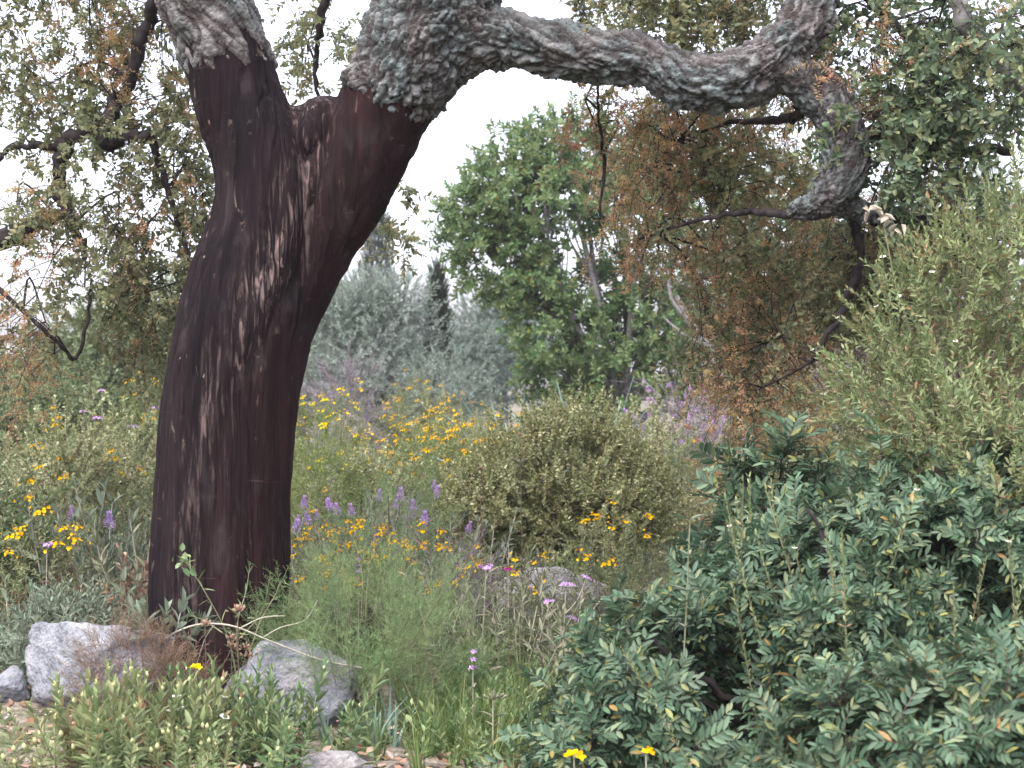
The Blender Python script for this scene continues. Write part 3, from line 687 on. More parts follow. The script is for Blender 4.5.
for a in [
    (50, 30, 7.2, 100, 60, .5, 36, .35), (160, 50, 7.4, 80, 80, .5, 36, .3), (140, 140, 7.2, 85, 60, .5, 24, .3), (60, 105, 7.2, 70, 35, .4, 18, .25),
    (185, 220, 7.3, 50, 80, .5, 38, .4), (120, 270, 7.2, 45, 60, .5, 22, .4), (40, 222, 7.0, 60, 22, .3, 18, .35), (150, 320, 7.4, 55, 55, .4, 32, .5),
    (25, 355, 7.0, 45, 35, .3, 14, .62), (50, 290, 7.2, 60, 35, .4, 5, .35), (300, 50, 7.6, 50, 45, .4, 12, .1), (380, 225, 7.3, 16, 35, .15, 5, .0),
    (645, 5, 6.6, 60, 25, .4, 30, .1), (735, 5, 6.6, 60, 35, .4, 36, .25), (603, 120, 6.8, 20, 50, .2, 12, .7), (660, 160, 7.2, 60, 70, .5, 38, .42),
    (730, 230, 7.2, 75, 80, .5, 56, .5), (820, 300, 7.0, 75, 80, .5, 50, .52), (740, 350, 7.2, 55, 50, .4, 38, .6), (800, 130, 7.2, 80, 70, .5, 38, .4),
    (760, 400, 7.0, 50, 40, .4, 22, .7), (690, 120, 6.9, 50, 40, .4, 26, .4), (860, 260, 6.9, 60, 60, .4, 34, .5), (640, 250, 7.3, 28, 60, .3, 14, .45), (915, 280, 6.8, 80, 80, .4, 55, .55), (1000, 330, 7.0, 60, 70, .4, 28, .4),
    (900, 50, 6.3, 80, 70, .4, 42, .35, 'oakbig'), (985, 100, 6.1, 80, 80, .4, 52, .25, 'oakbig'), (905, 160, 6.2, 70, 50, .3, 34, .3, 'oakbig'),
    (1120, 120, 6.4, 90, 120, .5, 50, .2, 'oakbig'), (-150, 150, 7.2, 110, 150, .6, 60, .3), (520, -210, 6.6, 420, 50, 1.0, 45, .15), (200, -170, 7.4, 200, 60, .6, 25, .2)]:
    cloud(*a)
part('foliage', GREEN, M['oak'], OAK); part('foliage', BIG, M['oakdark'], OAK)['label'] = 'darker blue-green leaves at the upper right'
part('catkins', DRY, M['oakdry'], OAK)['label'] = 'rusty brown spent catkins hanging among the leaves'
part('twigs', TW, M['twig'], OAK)

# ------------------------------------------------------------------ rocks
def rock_mat(name, a, b, c):
    m, nt, o = nodes_of(name); tc = nt.nodes.new('ShaderNodeTexCoord')
    def nz(s, d=8):
        k = nt.nodes.new('ShaderNodeTexNoise'); k.inputs['Scale'].default_value = s; k.inputs['Detail'].default_value = d
        nt.links.new(tc.outputs['Object'], k.inputs['Vector']); return k.outputs['Fac']
    col = ramp(nt, [(.3, a), (.5, b), (.68, c)], nz(9)); sp = ramp(nt, [(.56, (0, 0, 0)), (.66, (1, 1, 1))], nz(34, 5))
    mx = nt.nodes.new('ShaderNodeMixRGB'); mu = nt.nodes.new('ShaderNodeMath'); mu.operation = 'MULTIPLY'; mu.inputs[1].default_value = .5
    st = ramp(nt, [(.48, (0, 0, 0)), (.62, (.38, .38, .38))], nz(5, 6)); m3 = nt.nodes.new('ShaderNodeMixRGB'); nt.links.new(st, m3.inputs[0]); nt.links.new(col, m3.inputs[1]); m3.inputs[2].default_value = (.17, .15, .135, 1)
    nt.links.new(sp, mu.inputs[0]); nt.links.new(mu.outputs[0], mx.inputs[0]); nt.links.new(m3.outputs[0], mx.inputs[1]); mx.inputs[2].default_value = (.22, .21, .205, 1)
    p = nt.nodes.new('ShaderNodeBsdfPrincipled'); p.inputs['Roughness'].default_value = .9; p.inputs['Specular IOR Level'].default_value = .15
    bp = nt.nodes.new('ShaderNodeBump'); bp.inputs['Strength'].default_value = 1; bp.inputs['Distance'].default_value = .025
    nt.links.new(nz(40), bp.inputs['Height']); nt.links.new(bp.outputs[0], p.inputs['Normal'])
    nt.links.new(mx.outputs[0], p.inputs['Base Color']); nt.links.new(p.outputs[0], o.inputs[0]); return m
ROCK = rock_mat('blue-grey limestone', (.105, .11, .122), (.175, .182, .198), (.24, .246, .258))
ROCKP = rock_mat('pale limestone', (.14, .133, .133), (.21, .2, .198), (.29, .28, .275))
ROCKB = rock_mat('rusty bark', (.06, .035, .02), (.11, .06, .035), (.18, .11, .07))
import bmesh
def rock(name, label, px, Y, wd, dp, ht, seed, mat, sink=.3, cat='rock', tilt=0., group=None, cuts=9):
    g = np.random.default_rng(seed); bm = bmesh.new(); bmesh.ops.create_icosphere(bm, subdivisions=5, radius=1)
    nrm = unit(g.normal(0, 1, (cuts, 3)) + np.array([0, 0, .25])); off = g.uniform(.55, .85, cuts)
    for v in bm.verts:
        p = np.array(v.co); k = p @ nrm.T
        for n_, o_, kk in zip(nrm, off, k):
            kk = p @ n_
            if kk > o_: p = p - n_ * (kk - o_) * .93
        q = Vector(p); p = p * (1 + .07 * mnoise.fractal(q * 2.2 + Vector((seed, 0, 0)), .9, 2, 5) + .022 * mnoise.noise(q * 11) - .03 * max(0, 1 - abs(mnoise.noise(q * 3.1 + Vector((0, seed, 0)))) * 9))
        v.co = Vector((p[0] * wd / 1.6, p[1] * dp / 1.6, p[2] * ht / 1.6))
    for f in bm.faces: f.smooth = True
    me = bpy.data.meshes.new(name); bm.to_mesh(me); bm.free(); me.materials.append(mat)
    x = (px - 512) / F * Y; o = link(name, me, None, (x, Y, float(gz(x, Y)) + ht * (.5 - sink))); o.rotation_euler = (0, tilt, g.uniform(0, 6.28) if not tilt else 0)
    o['label'] = label; o['category'] = cat
    if group: o['group'] = group
    return o
rock('boulder', 'bluish grey angular boulder left of the dark trunk base, partly under dry tuft', 98, 5.85, .56, .42, .4, 3, ROCK, .24, tilt=.16)
rock('boulder', 'grey rounded boulder at right foot of the dark trunk', 288, 5.9, .43, .36, .38, 8, ROCK, .24, tilt=-.12)
rock('rock', 'small grey rock at the left edge beside the angular boulder', 8, 5.85, .16, .15, .16, 5, ROCK, .3)
rock('rock', 'flat pale rock sunk in the litter at the bottom edge below the rounded boulder', 335, 5.15, .2, .16, .1, 12, ROCKP, .35)
rock('rock', 'long low grey rock in front of the dense round shrub', 548, 8.2, .72, .3, .44, 14, ROCKP, .2, tilt=.03)
rock('rock', 'pale rock under the lentisk, seen through its lower stems', 755, 5.5, .28, .25, .24, 21, ROCKP, .3)
rock('rock', 'whitish rock low at right, between the two lentisk bushes', 770, 5.25, .2, .2, .14, 23, ROCKP, .35)
rock('bark_chunk', 'rusty brown upright bark chunk leaning on the rounded boulder', 346, 5.85, .06, .07, .22, 31, ROCKB, .2, 'wood', tilt=.05)
rock('stump', 'thin grey dead stake standing at the long low rock', 537, 8.4, .035, .035, .42, 33, rock_mat('dead wood', (.06, .05, .045), (.11, .095, .085), (.17, .15, .14)), .12, 'stake', tilt=.06)
rock('rock', 'tiny pale rock at the foot of the front rockroses', 215, 5.45, .14, .12, .1, 41, ROCK, .3)

# ------------------------------------------------------------------ far background: wall, trees
def wall():
    t = thing('garden_wall', 'long pale garden wall far off at the left edge', 'wall', (-11.2, 27, 0))
    G = Geo(); x0, x1, y0, y1, z0, z1 = -18.5, -7.95, 26.9, 27.1, -.1, 2.0
    V = np.array([[x, y, z] for z in (z0, z1) for y in (y0, y1) for x in (x0, x1)]); Qs = np.array([[0, 1, 5, 4], [1, 3, 7, 5], [3, 2, 6, 7], [2, 0, 4, 6], [4, 5, 7, 6]]); G.add(V, Qs)
    part('wall', G, stemmat('pale render', (.45, .43, .44), (.55, .53, .53), 4), t)
    G = Geo(); x0 -= .05; x1 += .05; y0 -= .05; y1 += .05; z0, z1 = 2.003, 2.12
    V = np.array([[x, y, z] for z in (z0, z1) for y in (y0, y1) for x in (x0, x1)]); G.add(V, np.vstack([Qs, [[0, 2, 3, 1]]])); part('coping', G, stemmat('coping stone', (.3, .28, .29), (.4, .38, .38), 6), t)
wall()

def gpt(px, Y): x = (px - 512) / F * Y; return (x, Y, float(gz(x, Y)))
def cl(px, py, Y, r, rz=None, dy=0): return (at(px, py, Y) + [0, dy, 0], (r, r, rz or r * .8))
tree('broadleaf_tree', 'bright green round-crowned tree behind the flowering meadow, seen under the arched bough', 'tree', gpt(628, 16.5), [
    cl(520, 165, 16.5, .42), cl(560, 150, 16.5, .5), cl(500, 205, 16.5, .5), cl(470, 225, 16.5, .32, .35), cl(545, 205, 16.2, .55), cl(585, 190, 16.6, .55), cl(620, 160, 16.8, .6), cl(505, 262, 16.4, .48, .4),
    cl(535, 285, 16.4, .45, .32), cl(640, 220, 16.4, .6), cl(560, 335, 16.2, .5), cl(610, 300, 16.8, .45), cl(650, 330, 16.6, .55), cl(690, 270, 17, .7), cl(690, 370, 16.6, .6), cl(620, 385, 16.4, .55), cl(560, 372, 16.2, .4), cl(665, 160, 17, .6), cl(720, 200, 17.4, .7)],
    'arb', 'arb', per=112, scale=(.85, 1.3), trunk_r=.1, split=.25)
tree('olive_tree', 'silvery grey olive tree right of the dark trunk, in front of the cypresses', 'tree', gpt(385, 21), [
    cl(335, 335, 21, .5), cl(380, 328, 21, .55), cl(408, 338, 21.2, .45), cl(325, 365, 20.8, .6), cl(375, 368, 20.6, .65), cl(415, 378, 21, .5), cl(438, 396, 20.2, .42, .36), cl(460, 400, 20.4, .4, .3), cl(350, 398, 20.6, .6), cl(400, 400, 20.6, .6) , cl(362, 298, 21, .35), cl(400, 300, 21, .35), cl(335, 312, 21, .35)],
    'olive', 'olive', per=170, scale=(.7, 1.1), trunk_r=.07, split=.2)
def cypress(label, px, Y, top, wpx, mat='cyp'):
    b = gpt(px, Y); zt = CAMZ - (top - 384) / F * Y; h = zt - b[2]; r = wpx / F * Y / 2; k = int(h / .35)
    tree('cypress', label, 'tree', b, [((b[0] + rng.normal(0, r * .06), Y, b[2] + h * (.1 + .88 * i / k)), (r * min(1, 2.6 * (1 - i / k) ** .8 + .08) * .9, r * min(1, 2.6 * (1 - i / k) ** .8 + .08) * .9, .3)) for i in range(k)],
         'cyp', mat, per=260, scale=(.38, .68), trunk_r=.07, up=2.2, limbs=False, group='cypresses on the skyline')
cypress('taller cypress rising just right of the dark trunk behind the olive tree', 377, 34, 190, 40)
cypress('shorter dark cypress on the skyline between olive tree and bright green tree', 438, 21.6, 260, 23)
for lb, px, Y, pts, key, mat in [
    ('far grey-green tree on the skyline left of the bright green tree', 500, 34, [(490, 330, .9), (515, 345, 1.0), (480, 370, 1.0), (530, 365, 1.1), (510, 320, .6)], 'bush', 'fargreen'),
    ('low far grey-green tree behind the olive tree and the shorter cypress', 455, 30, [(445, 365, .8), (470, 360, .8), (460, 385, .9), (420, 370, .8)], 'bush', 'fargreen'),
    ('far dull green tree directly behind the dark trunk and olive tree', 300, 30, [(290, 350, 1.0), (325, 335, .8), (265, 370, 1.0), (315, 380, 1.0), (330, 310, .5)], 'bush', 'bushgreen'),
    ('dull green tree behind the leaves left of the dark trunk', 150, 19, [(120, 350, .7), (165, 340, .8), (195, 370, .7), (140, 390, .8), (90, 380, .7)], 'bush', 'bushgreen'),
    ('dull green tree at the far left in front of the pale wall', 30, 20, [(20, 405, .6), (60, 395, .6), (-20, 400, .7), (40, 420, .7), (-60, 390, .8)], 'bush', 'bushgreen'),
    ('green tree behind the rusty hanging catkins right of the bright tree', 780, 19, [(740, 300, .9), (790, 270, 1.0), (840, 310, 1.0), (760, 370, 1.0), (820, 380, 1.0), (790, 210, .8)], 'bush', 'bushgreen'),
    ('green tree far right behind the tall rockrose', 930, 20, [(880, 330, .9), (920, 290, .9), (960, 380, .8), (890, 390, 1.), (1010, 250, .9), (1040, 390, .9), (960, 220, .9)], 'bush', 'bushgreen')]:
    tree('background_tree', lb, 'tree', gpt(px, Y), [cl(a, b, Y, r) for a, b, r in pts], key, mat, per=int(330), scale=(1., 1.6), trunk_r=.09, split=.3, group='trees behind the meadow')

# dead pale bough leaning from the bright green tree
t = thing('dead_branch', 'pale bare dead branch slanting down right of the bright green tree', 'branch', gpt(742, 14)); G = Geo()
for pts in ([(742, 515, 7), (738, 450, 6), (730, 396, 5), (712, 355, 5), (690, 322, 4), (676, 296, 3)], [(690, 322, 3), (672, 300, 2), (668, 270, 1.5)], [(706, 345, 3), (684, 335, 2), (664, 318, 1)]):
    K = catmull([np.append(at(a, b, 14), h / F * 14) for a, b, h in pts], 14); G.tube(K[:, :3], K[:, 3], 6)
part('wood', G, M['greytwig'], t, True)

# ------------------------------------------------------------------ meadow shrubs, back to front
def db(name, label, cat, px, Y, wpx, top, key, mat, **k):
    b, l = dome(px, Y, wpx, top); return bush(name, label, cat, b, l, key, mat, **k)
LM = dict(dens=150, trunks=8)
db('twiggy_bush', 'leafless purplish twiggy bush below the olive tree, right of the trunk', 'shrub', 344, 14, 55, 362, 'twiggy', 'heath', dens=200, trunks=16)
db('dark_bush', 'dark green bush behind the lilac heads, left of the trunk', 'shrub', 92, 12.5, 110, 385, 'bush', 'bushgreen', **LM)
db('dark_bush', 'dull green bush at the left edge under the rusty catkins', 'shrub', 15, 12, 90, 395, 'bush', 'bushgreen', **LM)
YB = dict(fl='yel', flmat='yel', trunks=10, dens=210, flscale=.72)
db('yellow_bush', 'yellow-flowered bush high up against the left side of the trunk', 'flowering shrub', 148, 12.5, 80, 384, 'hyp', 'lime', nfl=40, fltop=.4, **YB)
db('yellow_bush', 'far yellow-flowered bush under the olive tree', 'flowering shrub', 415, 15, 90, 390, 'hyp', 'hyp', nfl=30, **YB)
db('yellow_bush', 'lemon-yellow bush touching the trunk at right, below the twiggy bush', 'flowering shrub', 322, 11.5, 100, 405, 'hyp', 'lime', nfl=85, flscale=.8, fl='yel', flmat='ylw', trunks=10, dens=220)
db('yellow_bush', 'golden bush at the upper left corner of the dense round shrub', 'flowering shrub', 485, 11.5, 70, 420, 'hyp', 'hyp', nfl=52, **YB)
db('yellow_bush', 'widest golden-flowered bush between purple lavender and the dense shrub', 'flowering shrub', 440, 10.8, 110, 424, 'hyp', 'lime', nfl=98, **YB)
db('green_bush', 'low lime green cushion close right of the trunk', 'shrub', 322, 10.2, 80, 446, 'hyp', 'lime', dens=240)
db('pale_bush', 'cream-leaved bush right of the lime green cushion', 'shrub', 372, 10.4, 80, 455, 'dense', 'cream', dens=220, fl='bud', flmat='bud', nfl=20)
db('pale_bush', 'cream-leaved bush behind the golden flowers, under far grey trees', 'shrub', 455, 13, 90, 410, 'dense', 'cream', dens=180)
b = gpt(525, 15.5)
def agave(label, px, Y, n, L, W, seed, mat='blade'):
    g = np.random.default_rng(seed); t = thing('agave', label, 'agave', gpt(px, Y), 'agaves behind the dense shrub'); b = np.array(t.location)
    for k in range(n):
        G = Geo(); ph = k * 2.4; el = math.radians(75 - 50 * k / n); l = L * g.uniform(.85, 1.1); d = np.array([math.cos(ph), math.sin(ph), 0]); s = np.array([-d[1], d[0], 0]); u = np.linspace(0, 1, 8)
        P = b + [0, 0, .25] + d * (.04 + l * u * math.cos(el))[:, None] + np.array([0, 0, 1.]) * (l * u * math.sin(el) - .25 * l * u ** 2.5 * math.cos(el))[:, None]
        wv = W * np.sin(np.pi * (.25 + .74 * u)) / 2; th = np.array([0, 0, .018])
        V = np.empty((32, 3)); V[0::4] = P - s * wv[:, None]; V[1::4] = P - th; V[2::4] = P + s * wv[:, None]; V[3::4] = P + th * .2
        i = np.arange(7) * 4; G.add(V, np.vstack([np.stack([i + a, i + (a + 1) % 4, i + 4 + (a + 1) % 4, i + 4 + a], 1) for a in range(4)])); part('leaf', G, M[mat], t, True)
agave('grey-green spiky agave above the golden flowers, left of the dense shrub', 520, 12.4, 22, 1.0, .08, 2)
agave('bluish spiky agave behind the top of the dense round shrub', 592, 12.6, 20, 1.08, .08, 5)
db('heather', 'purple-pink heather right of the dense round shrub', 'heather', 690, 11.9, 80, 404, 'heath', 'heath', dens=240, fl='lav', flmat='lil', nfl=30, flscale=.75)
db('heather', 'darker mauve heather under the rusty catkins, left of small lentisk', 'heather', 724, 12.2, 66, 420, 'heath', 'heath', dens=240, fl='lav', flmat='pur', nfl=18, flscale=.7)
db('low_shrub', 'low dark cushion shrub with yellow tips right of the dense shrub', 'shrub', 686, 10.6, 95, 462, 'hyp', 'bushgreen', dens=260, fl='yel', flmat='yel', nfl=8, flscale=.5)
db('dry_tuft', 'rusty orange dry tuft between the cushion shrub and the lentisk', 'dry plant', 728, 10, 40, 470, 'twiggy', 'oakdry', dens=260)
b, l = dome(565, 10, 200, 398)
l = [((b[0] - .1, 10, .5), (.5, .5, .42)), ((b[0] + .04, 10, .74), (.34, .36, .28)), ((b[0] - .48, 9.9, .38), (.28, .34, .34)), ((b[0] + .36, 10, .5), (.28, .34, .32)), ((b[0] + .14, 9.7, .34), (.42, .4, .34)), ((b[0] + .14, 10, .9), (.16, .2, .14))]
bush('dense_shrub', 'large dense round olive-green shrub in the middle, behind the low grey rock', 'shrub', b, l, 'dense', 'dense', dens=380, scale=(.7, 1.5), trunks=10, up=.7, amp=.5, rmin=.35)
db('pale_shrub', 'pale yellow-green shrub filling between dense shrub and purple heather', 'shrub', 645, 11.5, 90, 412, 'dense', 'cream', dens=230)
# lavender
LV = dict(fl='lav', flmat='pur', mat='sage', scale=(.9, 1.6), stem='palestem')
def lav(label, px, Y, n, nf, spread=.2, fs=1.2, **k): return clump('lavender', label, 'lavender', px, Y, spread, n, 'lav', **{**LV, **k}, nfl=nf, flscale=fs, group='lavender in the meadow')
lav('lavender with strong purple spikes against the right edge of the trunk', 300, 9.2, 60, 8, .25, scale=(1.6, 2.4))
lav('lavender with bright purple spikes in front of the widest golden bush', 386, 9.6, 50, 9, .16, scale=(2.1, 2.7))
lav('small lavender with few purple spikes left of the dense round shrub', 420, 9.4, 36, 6, .16, scale=(1.7, 2.2))
lav('grey lavender with one purple spike, left of trunk', 106, 7.6, 40, 2, .2, scale=(1.8, 2.4))
db('green_cushion', 'feathery green cushion between the two lavenders', 'shrub', 396, 9, 60, 494, 'fen', 'fen', dens=110)
db('cream_bush', 'cream-tipped bush against the left edge of the trunk', 'shrub', 128, 9, 90, 426, 'dense', 'cream', dens=230, fl='bud', flmat='bud', nfl=40, flscale=1.4)
db('yellow_bush', 'pale bush dotted yellow on top at the far left, above the grey sage', 'flowering shrub', 55, 8.7, 120, 430, 'dense', 'cream', dens=190, scale=(1., 1.6), fl='yel', flmat='yel', nfl=22, fltop=.35, flscale=.8, trunks=10)
for lb, px, top, Y in (('lilac globe head on a tall stem, leftmost of the group left of trunk', 84, 412, 9.6), ('lilac globe head on a tall stem, second from left, lower than its neighbours', 98, 419, 9.5), ('highest lilac globe head, over the dark bush left of trunk', 102, 391, 9.8), ('lilac globe head right above the cream-tipped bush', 133, 428, 9.4), ('lilac globe head nearest the left edge of the trunk', 155, 409, 9.6)):
    flower_stalk('lilac_stalk', lb, 'wildflower', px, Y, top, 'lil', 'lil', .9, .05, npair=3, group='tall lilac flower stalks left of the trunk')
clump('grey_sage', 'broad grey felted sage bush left of trunk, behind orange flowers', 'sage', 95, 7.5, .5, 60, 'phl', 'sage', scale=(1.2, 2.5), lean=.4, stem='palestem')
clump('grey_sage', 'grey sage against the left side of the trunk, over dry stems', 'sage', 138, 7.1, .22, 22, 'phl', 'phl', scale=(1.3, 2.3), lean=.4, stem='palestem')
db('dark_bush', 'dark low bush at the left edge behind the grey branching sage', 'shrub', -2, 7.2, 90, 508, 'bush', 'bushgreen', dens=220)
db('yellow_bush', 'small bush with orange-yellow flowers left of trunk beside one lilac head', 'flowering shrub', 46, 6.9, 80, 526, 'hyp', 'hyp', nfl=12, fltop=.25, fl='yel', flmat='yel', dens=230, trunks=10)
flower_stalk('lilac_stalk', 'flat lilac head in front of the orange-yellow bush at left', 'wildflower', 47, 6.6, 546, 'lil', 'lil', 1.0, -.05, npair=2)
clump('dry_plant', 'fan of thin dry reddish stems left of the trunk base', 'dry plant', 88, 6.9, .25, 40, 'twiggy', 'dry', scale=(1.2, 2.3), lean=.6, stem='brownstem')
db('dry_bush', 'brown withered bush beside the left foot of the trunk', 'dry plant', 128, 6.8, 60, 594, 'bush', 'dry', dens=130)
clump('grey_sage', 'grey branching sage at the left edge, above the small rock', 'sage', 15, 6.4, .25, 26, 'phl', 'sage', scale=(.9, 1.5), lean=.5, stem='palestem')
db('grey_sage', 'dense grey-green sage cushion behind the angular boulder', 'sage', 62, 6.25, 130, 612, 'sage', 'sage', dens=420, stem='palestem')
clump('mullein', 'young plant of broad pale leaves on top of the angular boulder', 'plant', 158, 5.75, .05, 5, 'phlbig', 'sage', scale=(1., 1.3), lean=.35, dz=.27, stem='palestem')
b = gpt(132, 5.62)
bush('dry_tuft', 'pinkish brown dry tuft sprawling over the angular boulder', 'dry plant', b, [((b[0], 5.62, .2), (.2, .16, .18)), ((b[0] + .12, 5.55, .12), (.18, .15, .14))], 'twiggy', 'dry', dens=1300, scale=(.3, .55), trunks=14, tr=.003)
# right of the trunk, front meadow
db('yellow_bush', 'yellow-flowered bush hugging the lower right edge of the trunk', 'flowering shrub', 322, 7.6, 100, 548, 'hyp', 'hyp', nfl=85, flscale=.7, fl='yel', flmat='yel', dens=260, trunks=12)
db('yellow_bush', 'yellow-flowered bush in mid meadow above the feathery fennel', 'flowering shrub', 400, 7.5, 110, 556, 'hyp', 'hyp', nfl=44, flscale=.75, fl='yel', flmat='yel', dens=240, trunks=12)
db('yellow_bush', 'sparse yellow-flowered bush left of and below the long low rock', 'flowering shrub', 490, 7.4, 100, 574, 'hyp', 'hyp', nfl=12, flscale=.75, fl='yel', flmat='yel', dens=220, trunks=12)
db('yellow_bush', 'yellow-flowered bush between the long low rock and the big lentisk', 'flowering shrub', 612, 7.8, 100, 550, 'hyp', 'hyp', nfl=12, fl='yel', flmat='yel', dens=240, trunks=12)
db('red_stem_bush', 'bush with reddish brown stems in mid meadow among yellow flowers', 'shrub', 455, 7.2, 60, 560, 'twiggy', 'heath', dens=180)
clump('grey_lavender', 'pale grey flowerless lavender between trunk and feathery green cushion', 'lavender', 345, 8.6, .35, 60, 'lav', 'phl', scale=(1.2, 2.2), stem='palestem')
clump('felted_plant', 'pale felted plant left of the long low rock, under the tall dry stalks', 'plant', 475, 7.9, .3, 20, 'phl', 'phl', scale=(1.1, 2.), stem='palestem')
clump('felted_plant', 'pale felted plant standing over the feathery fennel', 'plant', 420, 6.9, .14, 8, 'phl', 'phl', scale=(1.1, 1.7), stem='palestem')
clump('felted_plant', 'pale felted plant behind the pink whorled spike', 'plant', 510, 6.6, .25, 16, 'phl', 'phl', scale=(1., 1.7), stem='palestem')
clump('felted_plant', 'pale felted plant beside the forked lilac stalk, near lentisk', 'plant', 590, 6.4, .2, 10, 'phl', 'phl', scale=(.8, 1.3), stem='palestem')
clump('felted_plant', 'pale felted plant at the right side of the fennel, among yellow flowers', 'plant', 455, 6.55, .16, 9, 'phl', 'phl', scale=(1., 1.6), stem='palestem')
clump('felted_plant', 'pale felted plant in front of the long low rock', 'plant', 548, 6.9, .2, 10, 'phl', 'phl', scale=(.9, 1.4), stem='palestem')
clump('grey_sage', 'broad pale grey sage right of the trunk below the purple lavender', 'sage', 330, 8.2, .3, 30, 'phl', 'sage', scale=(1., 1.7), lean=.4, stem='palestem')
clump('grey_sage', 'grey sage in mid meadow left of the dense round shrub', 'sage', 430, 8.6, .3, 30, 'phl', 'sage', scale=(1., 1.8), lean=.4, stem='palestem')
db('cream_bush', 'broad cream-leaved bush left of trunk in front of the dark bush', 'shrub', 95, 9.6, 130, 436, 'dense', 'cream', dens=200)
flower_stalk('dry_stalk', 'taller right one of two tall dry stalks before the dense shrub', 'dry plant', 520, 8.1, 436, 'head', 'dry', 1, .1, npair=5, stem='brownstem', r=.0035, group='tall dry stalks before the dense shrub')
flower_stalk('dry_stalk', 'left one of two tall dry stalks before the dense shrub', 'dry plant', 481, 8.1, 470, 'head', 'dry', 1, -.03, npair=4, stem='brownstem', r=.0035, group='tall dry stalks before the dense shrub')
flower_stalk('lilac_stalk', 'single lilac head on a bent stem in mid meadow among yellow flowers', 'wildflower', 486, 6.5, 569, 'lil', 'lil', 1.0, -.12, npair=3)
flower_stalk('lilac_stalk', 'forked pale stalk with clustered lilac heads near the big lentisk', 'wildflower', 566, 6.4, 586, 'lil', 'lil', .9, -.12, npair=3, fork=3)
flower_stalk('lilac_stalk', 'pale lilac fluffy stalk beside the fennel, right of the trunk', 'wildflower', 358, 6.9, 572, 'whorl', 'lil', .8, .02, npair=3)
flower_stalk('pink_stalk', 'pink whorled flower spike alone in the grass at centre front', 'wildflower', 473, 5.7, 668, 'whorl', 'lil', .9, 0, npair=3, stem='palestem')
flower_stalk('pink_stalk', 'pinkish red flower beside the long low rock', 'wildflower', 508, 7.0, 570, 'lil', 'mag', .6, .02, npair=2)
flower_stalk('magenta_flower', 'small magenta flower by the broad pale leaves left of trunk', 'wildflower', 124, 6.0, 637, 'lil', 'mag', .5, .02, npair=1)
db('fennel', 'bright feathery fennel bush right of the trunk base', 'fennel', 362, 6.0, 150, 592, 'fen', 'fen', dens=230, stem='greenstem', scale=(.6, 1.), up=1.2)
db('fennel', 'smaller feathery bush right of the bright fennel', 'fennel', 440, 6.3, 90, 640, 'fen', 'fen', dens=150, stem='greenstem', scale=(.5, .9), up=1.2)
clump('sword_plant', 'tuft of grey sword-shaped leaves at the foot of the fennel', 'plant', 372, 5.55, .16, 6, 'iris', 'blade', scale=(.7, 1.1), lean=.3)
# plants in front of the trunk
def sprig_plant():
    t = thing('thorny_sapling', 'spindly thorny green sapling against the dark trunk base', 'sapling', (at(240, 0, 5.95)[0], 5.95, float(gz(at(240, 0, 5.95)[0], 5.95)))); St, G = Geo(), Geo()
    for pts in ([(240, 700), (228, 640), (205, 590), (182, 560)], [(240, 700), (238, 630), (246, 590), (250, 562)], [(240, 700), (258, 630), (278, 590), (290, 565)], [(238, 640), (262, 612), (272, 575)], [(226, 630), (205, 622), (186, 615)], [(246, 620), (270, 618), (292, 606)]):
        L = catmull([at(a, b, 5.95 - .0004 * abs(a - 240)) + [0, rng.normal(0, .03), 0] for a, b in pts], 26); St.tube(L, np.linspace(.003, .0012, 26), 5); tan = unit(np.gradient(L, axis=0))
        V, Q = leaf(.055, .006, .15, .1); n = 22; idx = rng.integers(7, 26, n)
        dd = unit(tan[idx] * .5 + unit(rng.normal(0, 1, (n, 3)))); G.add(*placed(V, Q, frames(dd, rng.normal(0, .4, (n, 3)) + [0, 0, 1.]), L[idx], rng.uniform(.5, 1.2, n)))
    V, Q = leaf(.035, .022, .15, .1); n = 16; c = at(182, 562, 5.93); dd = unit(rng.normal(0, 1, (n, 3))); G.add(*placed(V, Q, frames(dd, rng.normal(0, .4, (n, 3)) + [0, 0, 1.]), c + rng.normal(0, .02, (n, 3)), rng.uniform(.6, 1.2, n)))
    part('stems', St, M['greenstem'], t, True); part('foliage', G, M['cistg'], t)
sprig_plant()
t = thing('dead_cane', 'pale arching dead cane bowed across the dark trunk base', 'dead branch', at(345, 664, 5.9)); G = Geo()
for pts, r in (([(152, 652), (172, 634), (200, 624), (232, 626), (268, 640), (300, 654), (330, 662), (362, 668)], .0045), ([(240, 628), (262, 618), (285, 615)], .0025), ([(262, 638), (280, 628), (305, 620), (318, 600)], .0025), ([(215, 624), (204, 640), (195, 670)], .002)):
    L = catmull([at(a, b, 5.78) + [0, rng.normal(0, .01), 0] for a, b in pts], 30); G.tube(L, np.linspace(r, r * .6, 30), 6)
part('cane', G, M['palestem'], t, True)
for lb, px, top, ln in (('dry seed stalk with dark heads left of centre before the trunk', 205, 626, .05), ('dry seed stalk with one knobby head in the middle of the trunk base', 232, 640, -.03), ('straight dry seed stalk at right before the trunk base', 238, 612, .02)):
    flower_stalk('seed_stalk', lb, 'dry plant', px, 5.65, top, 'head', 'dry', 1.3, ln, stem='brownstem', r=.003, fork=1, group='dry seed stalks before the trunk base')
flower_stalk('yellow_bud_stalk', 'single pale yellow flower low before the trunk base', 'wildflower', 196, 5.5, 668, 'yelbig', 'ylw', 1.0, .03, npair=2)
RF = dict(stem='greenstem', lean=.35)
clump('rockrose', 'low yellow-green rockrose with white buds at the bottom left, before the boulder', 'rockrose', 112, 5.05, .32, 75, 'cistf', 'cist', scale=(.55, 1.9), fl='bud', flmat='bud', nfl=60, flscale=1.7, flname='bud', **RF)
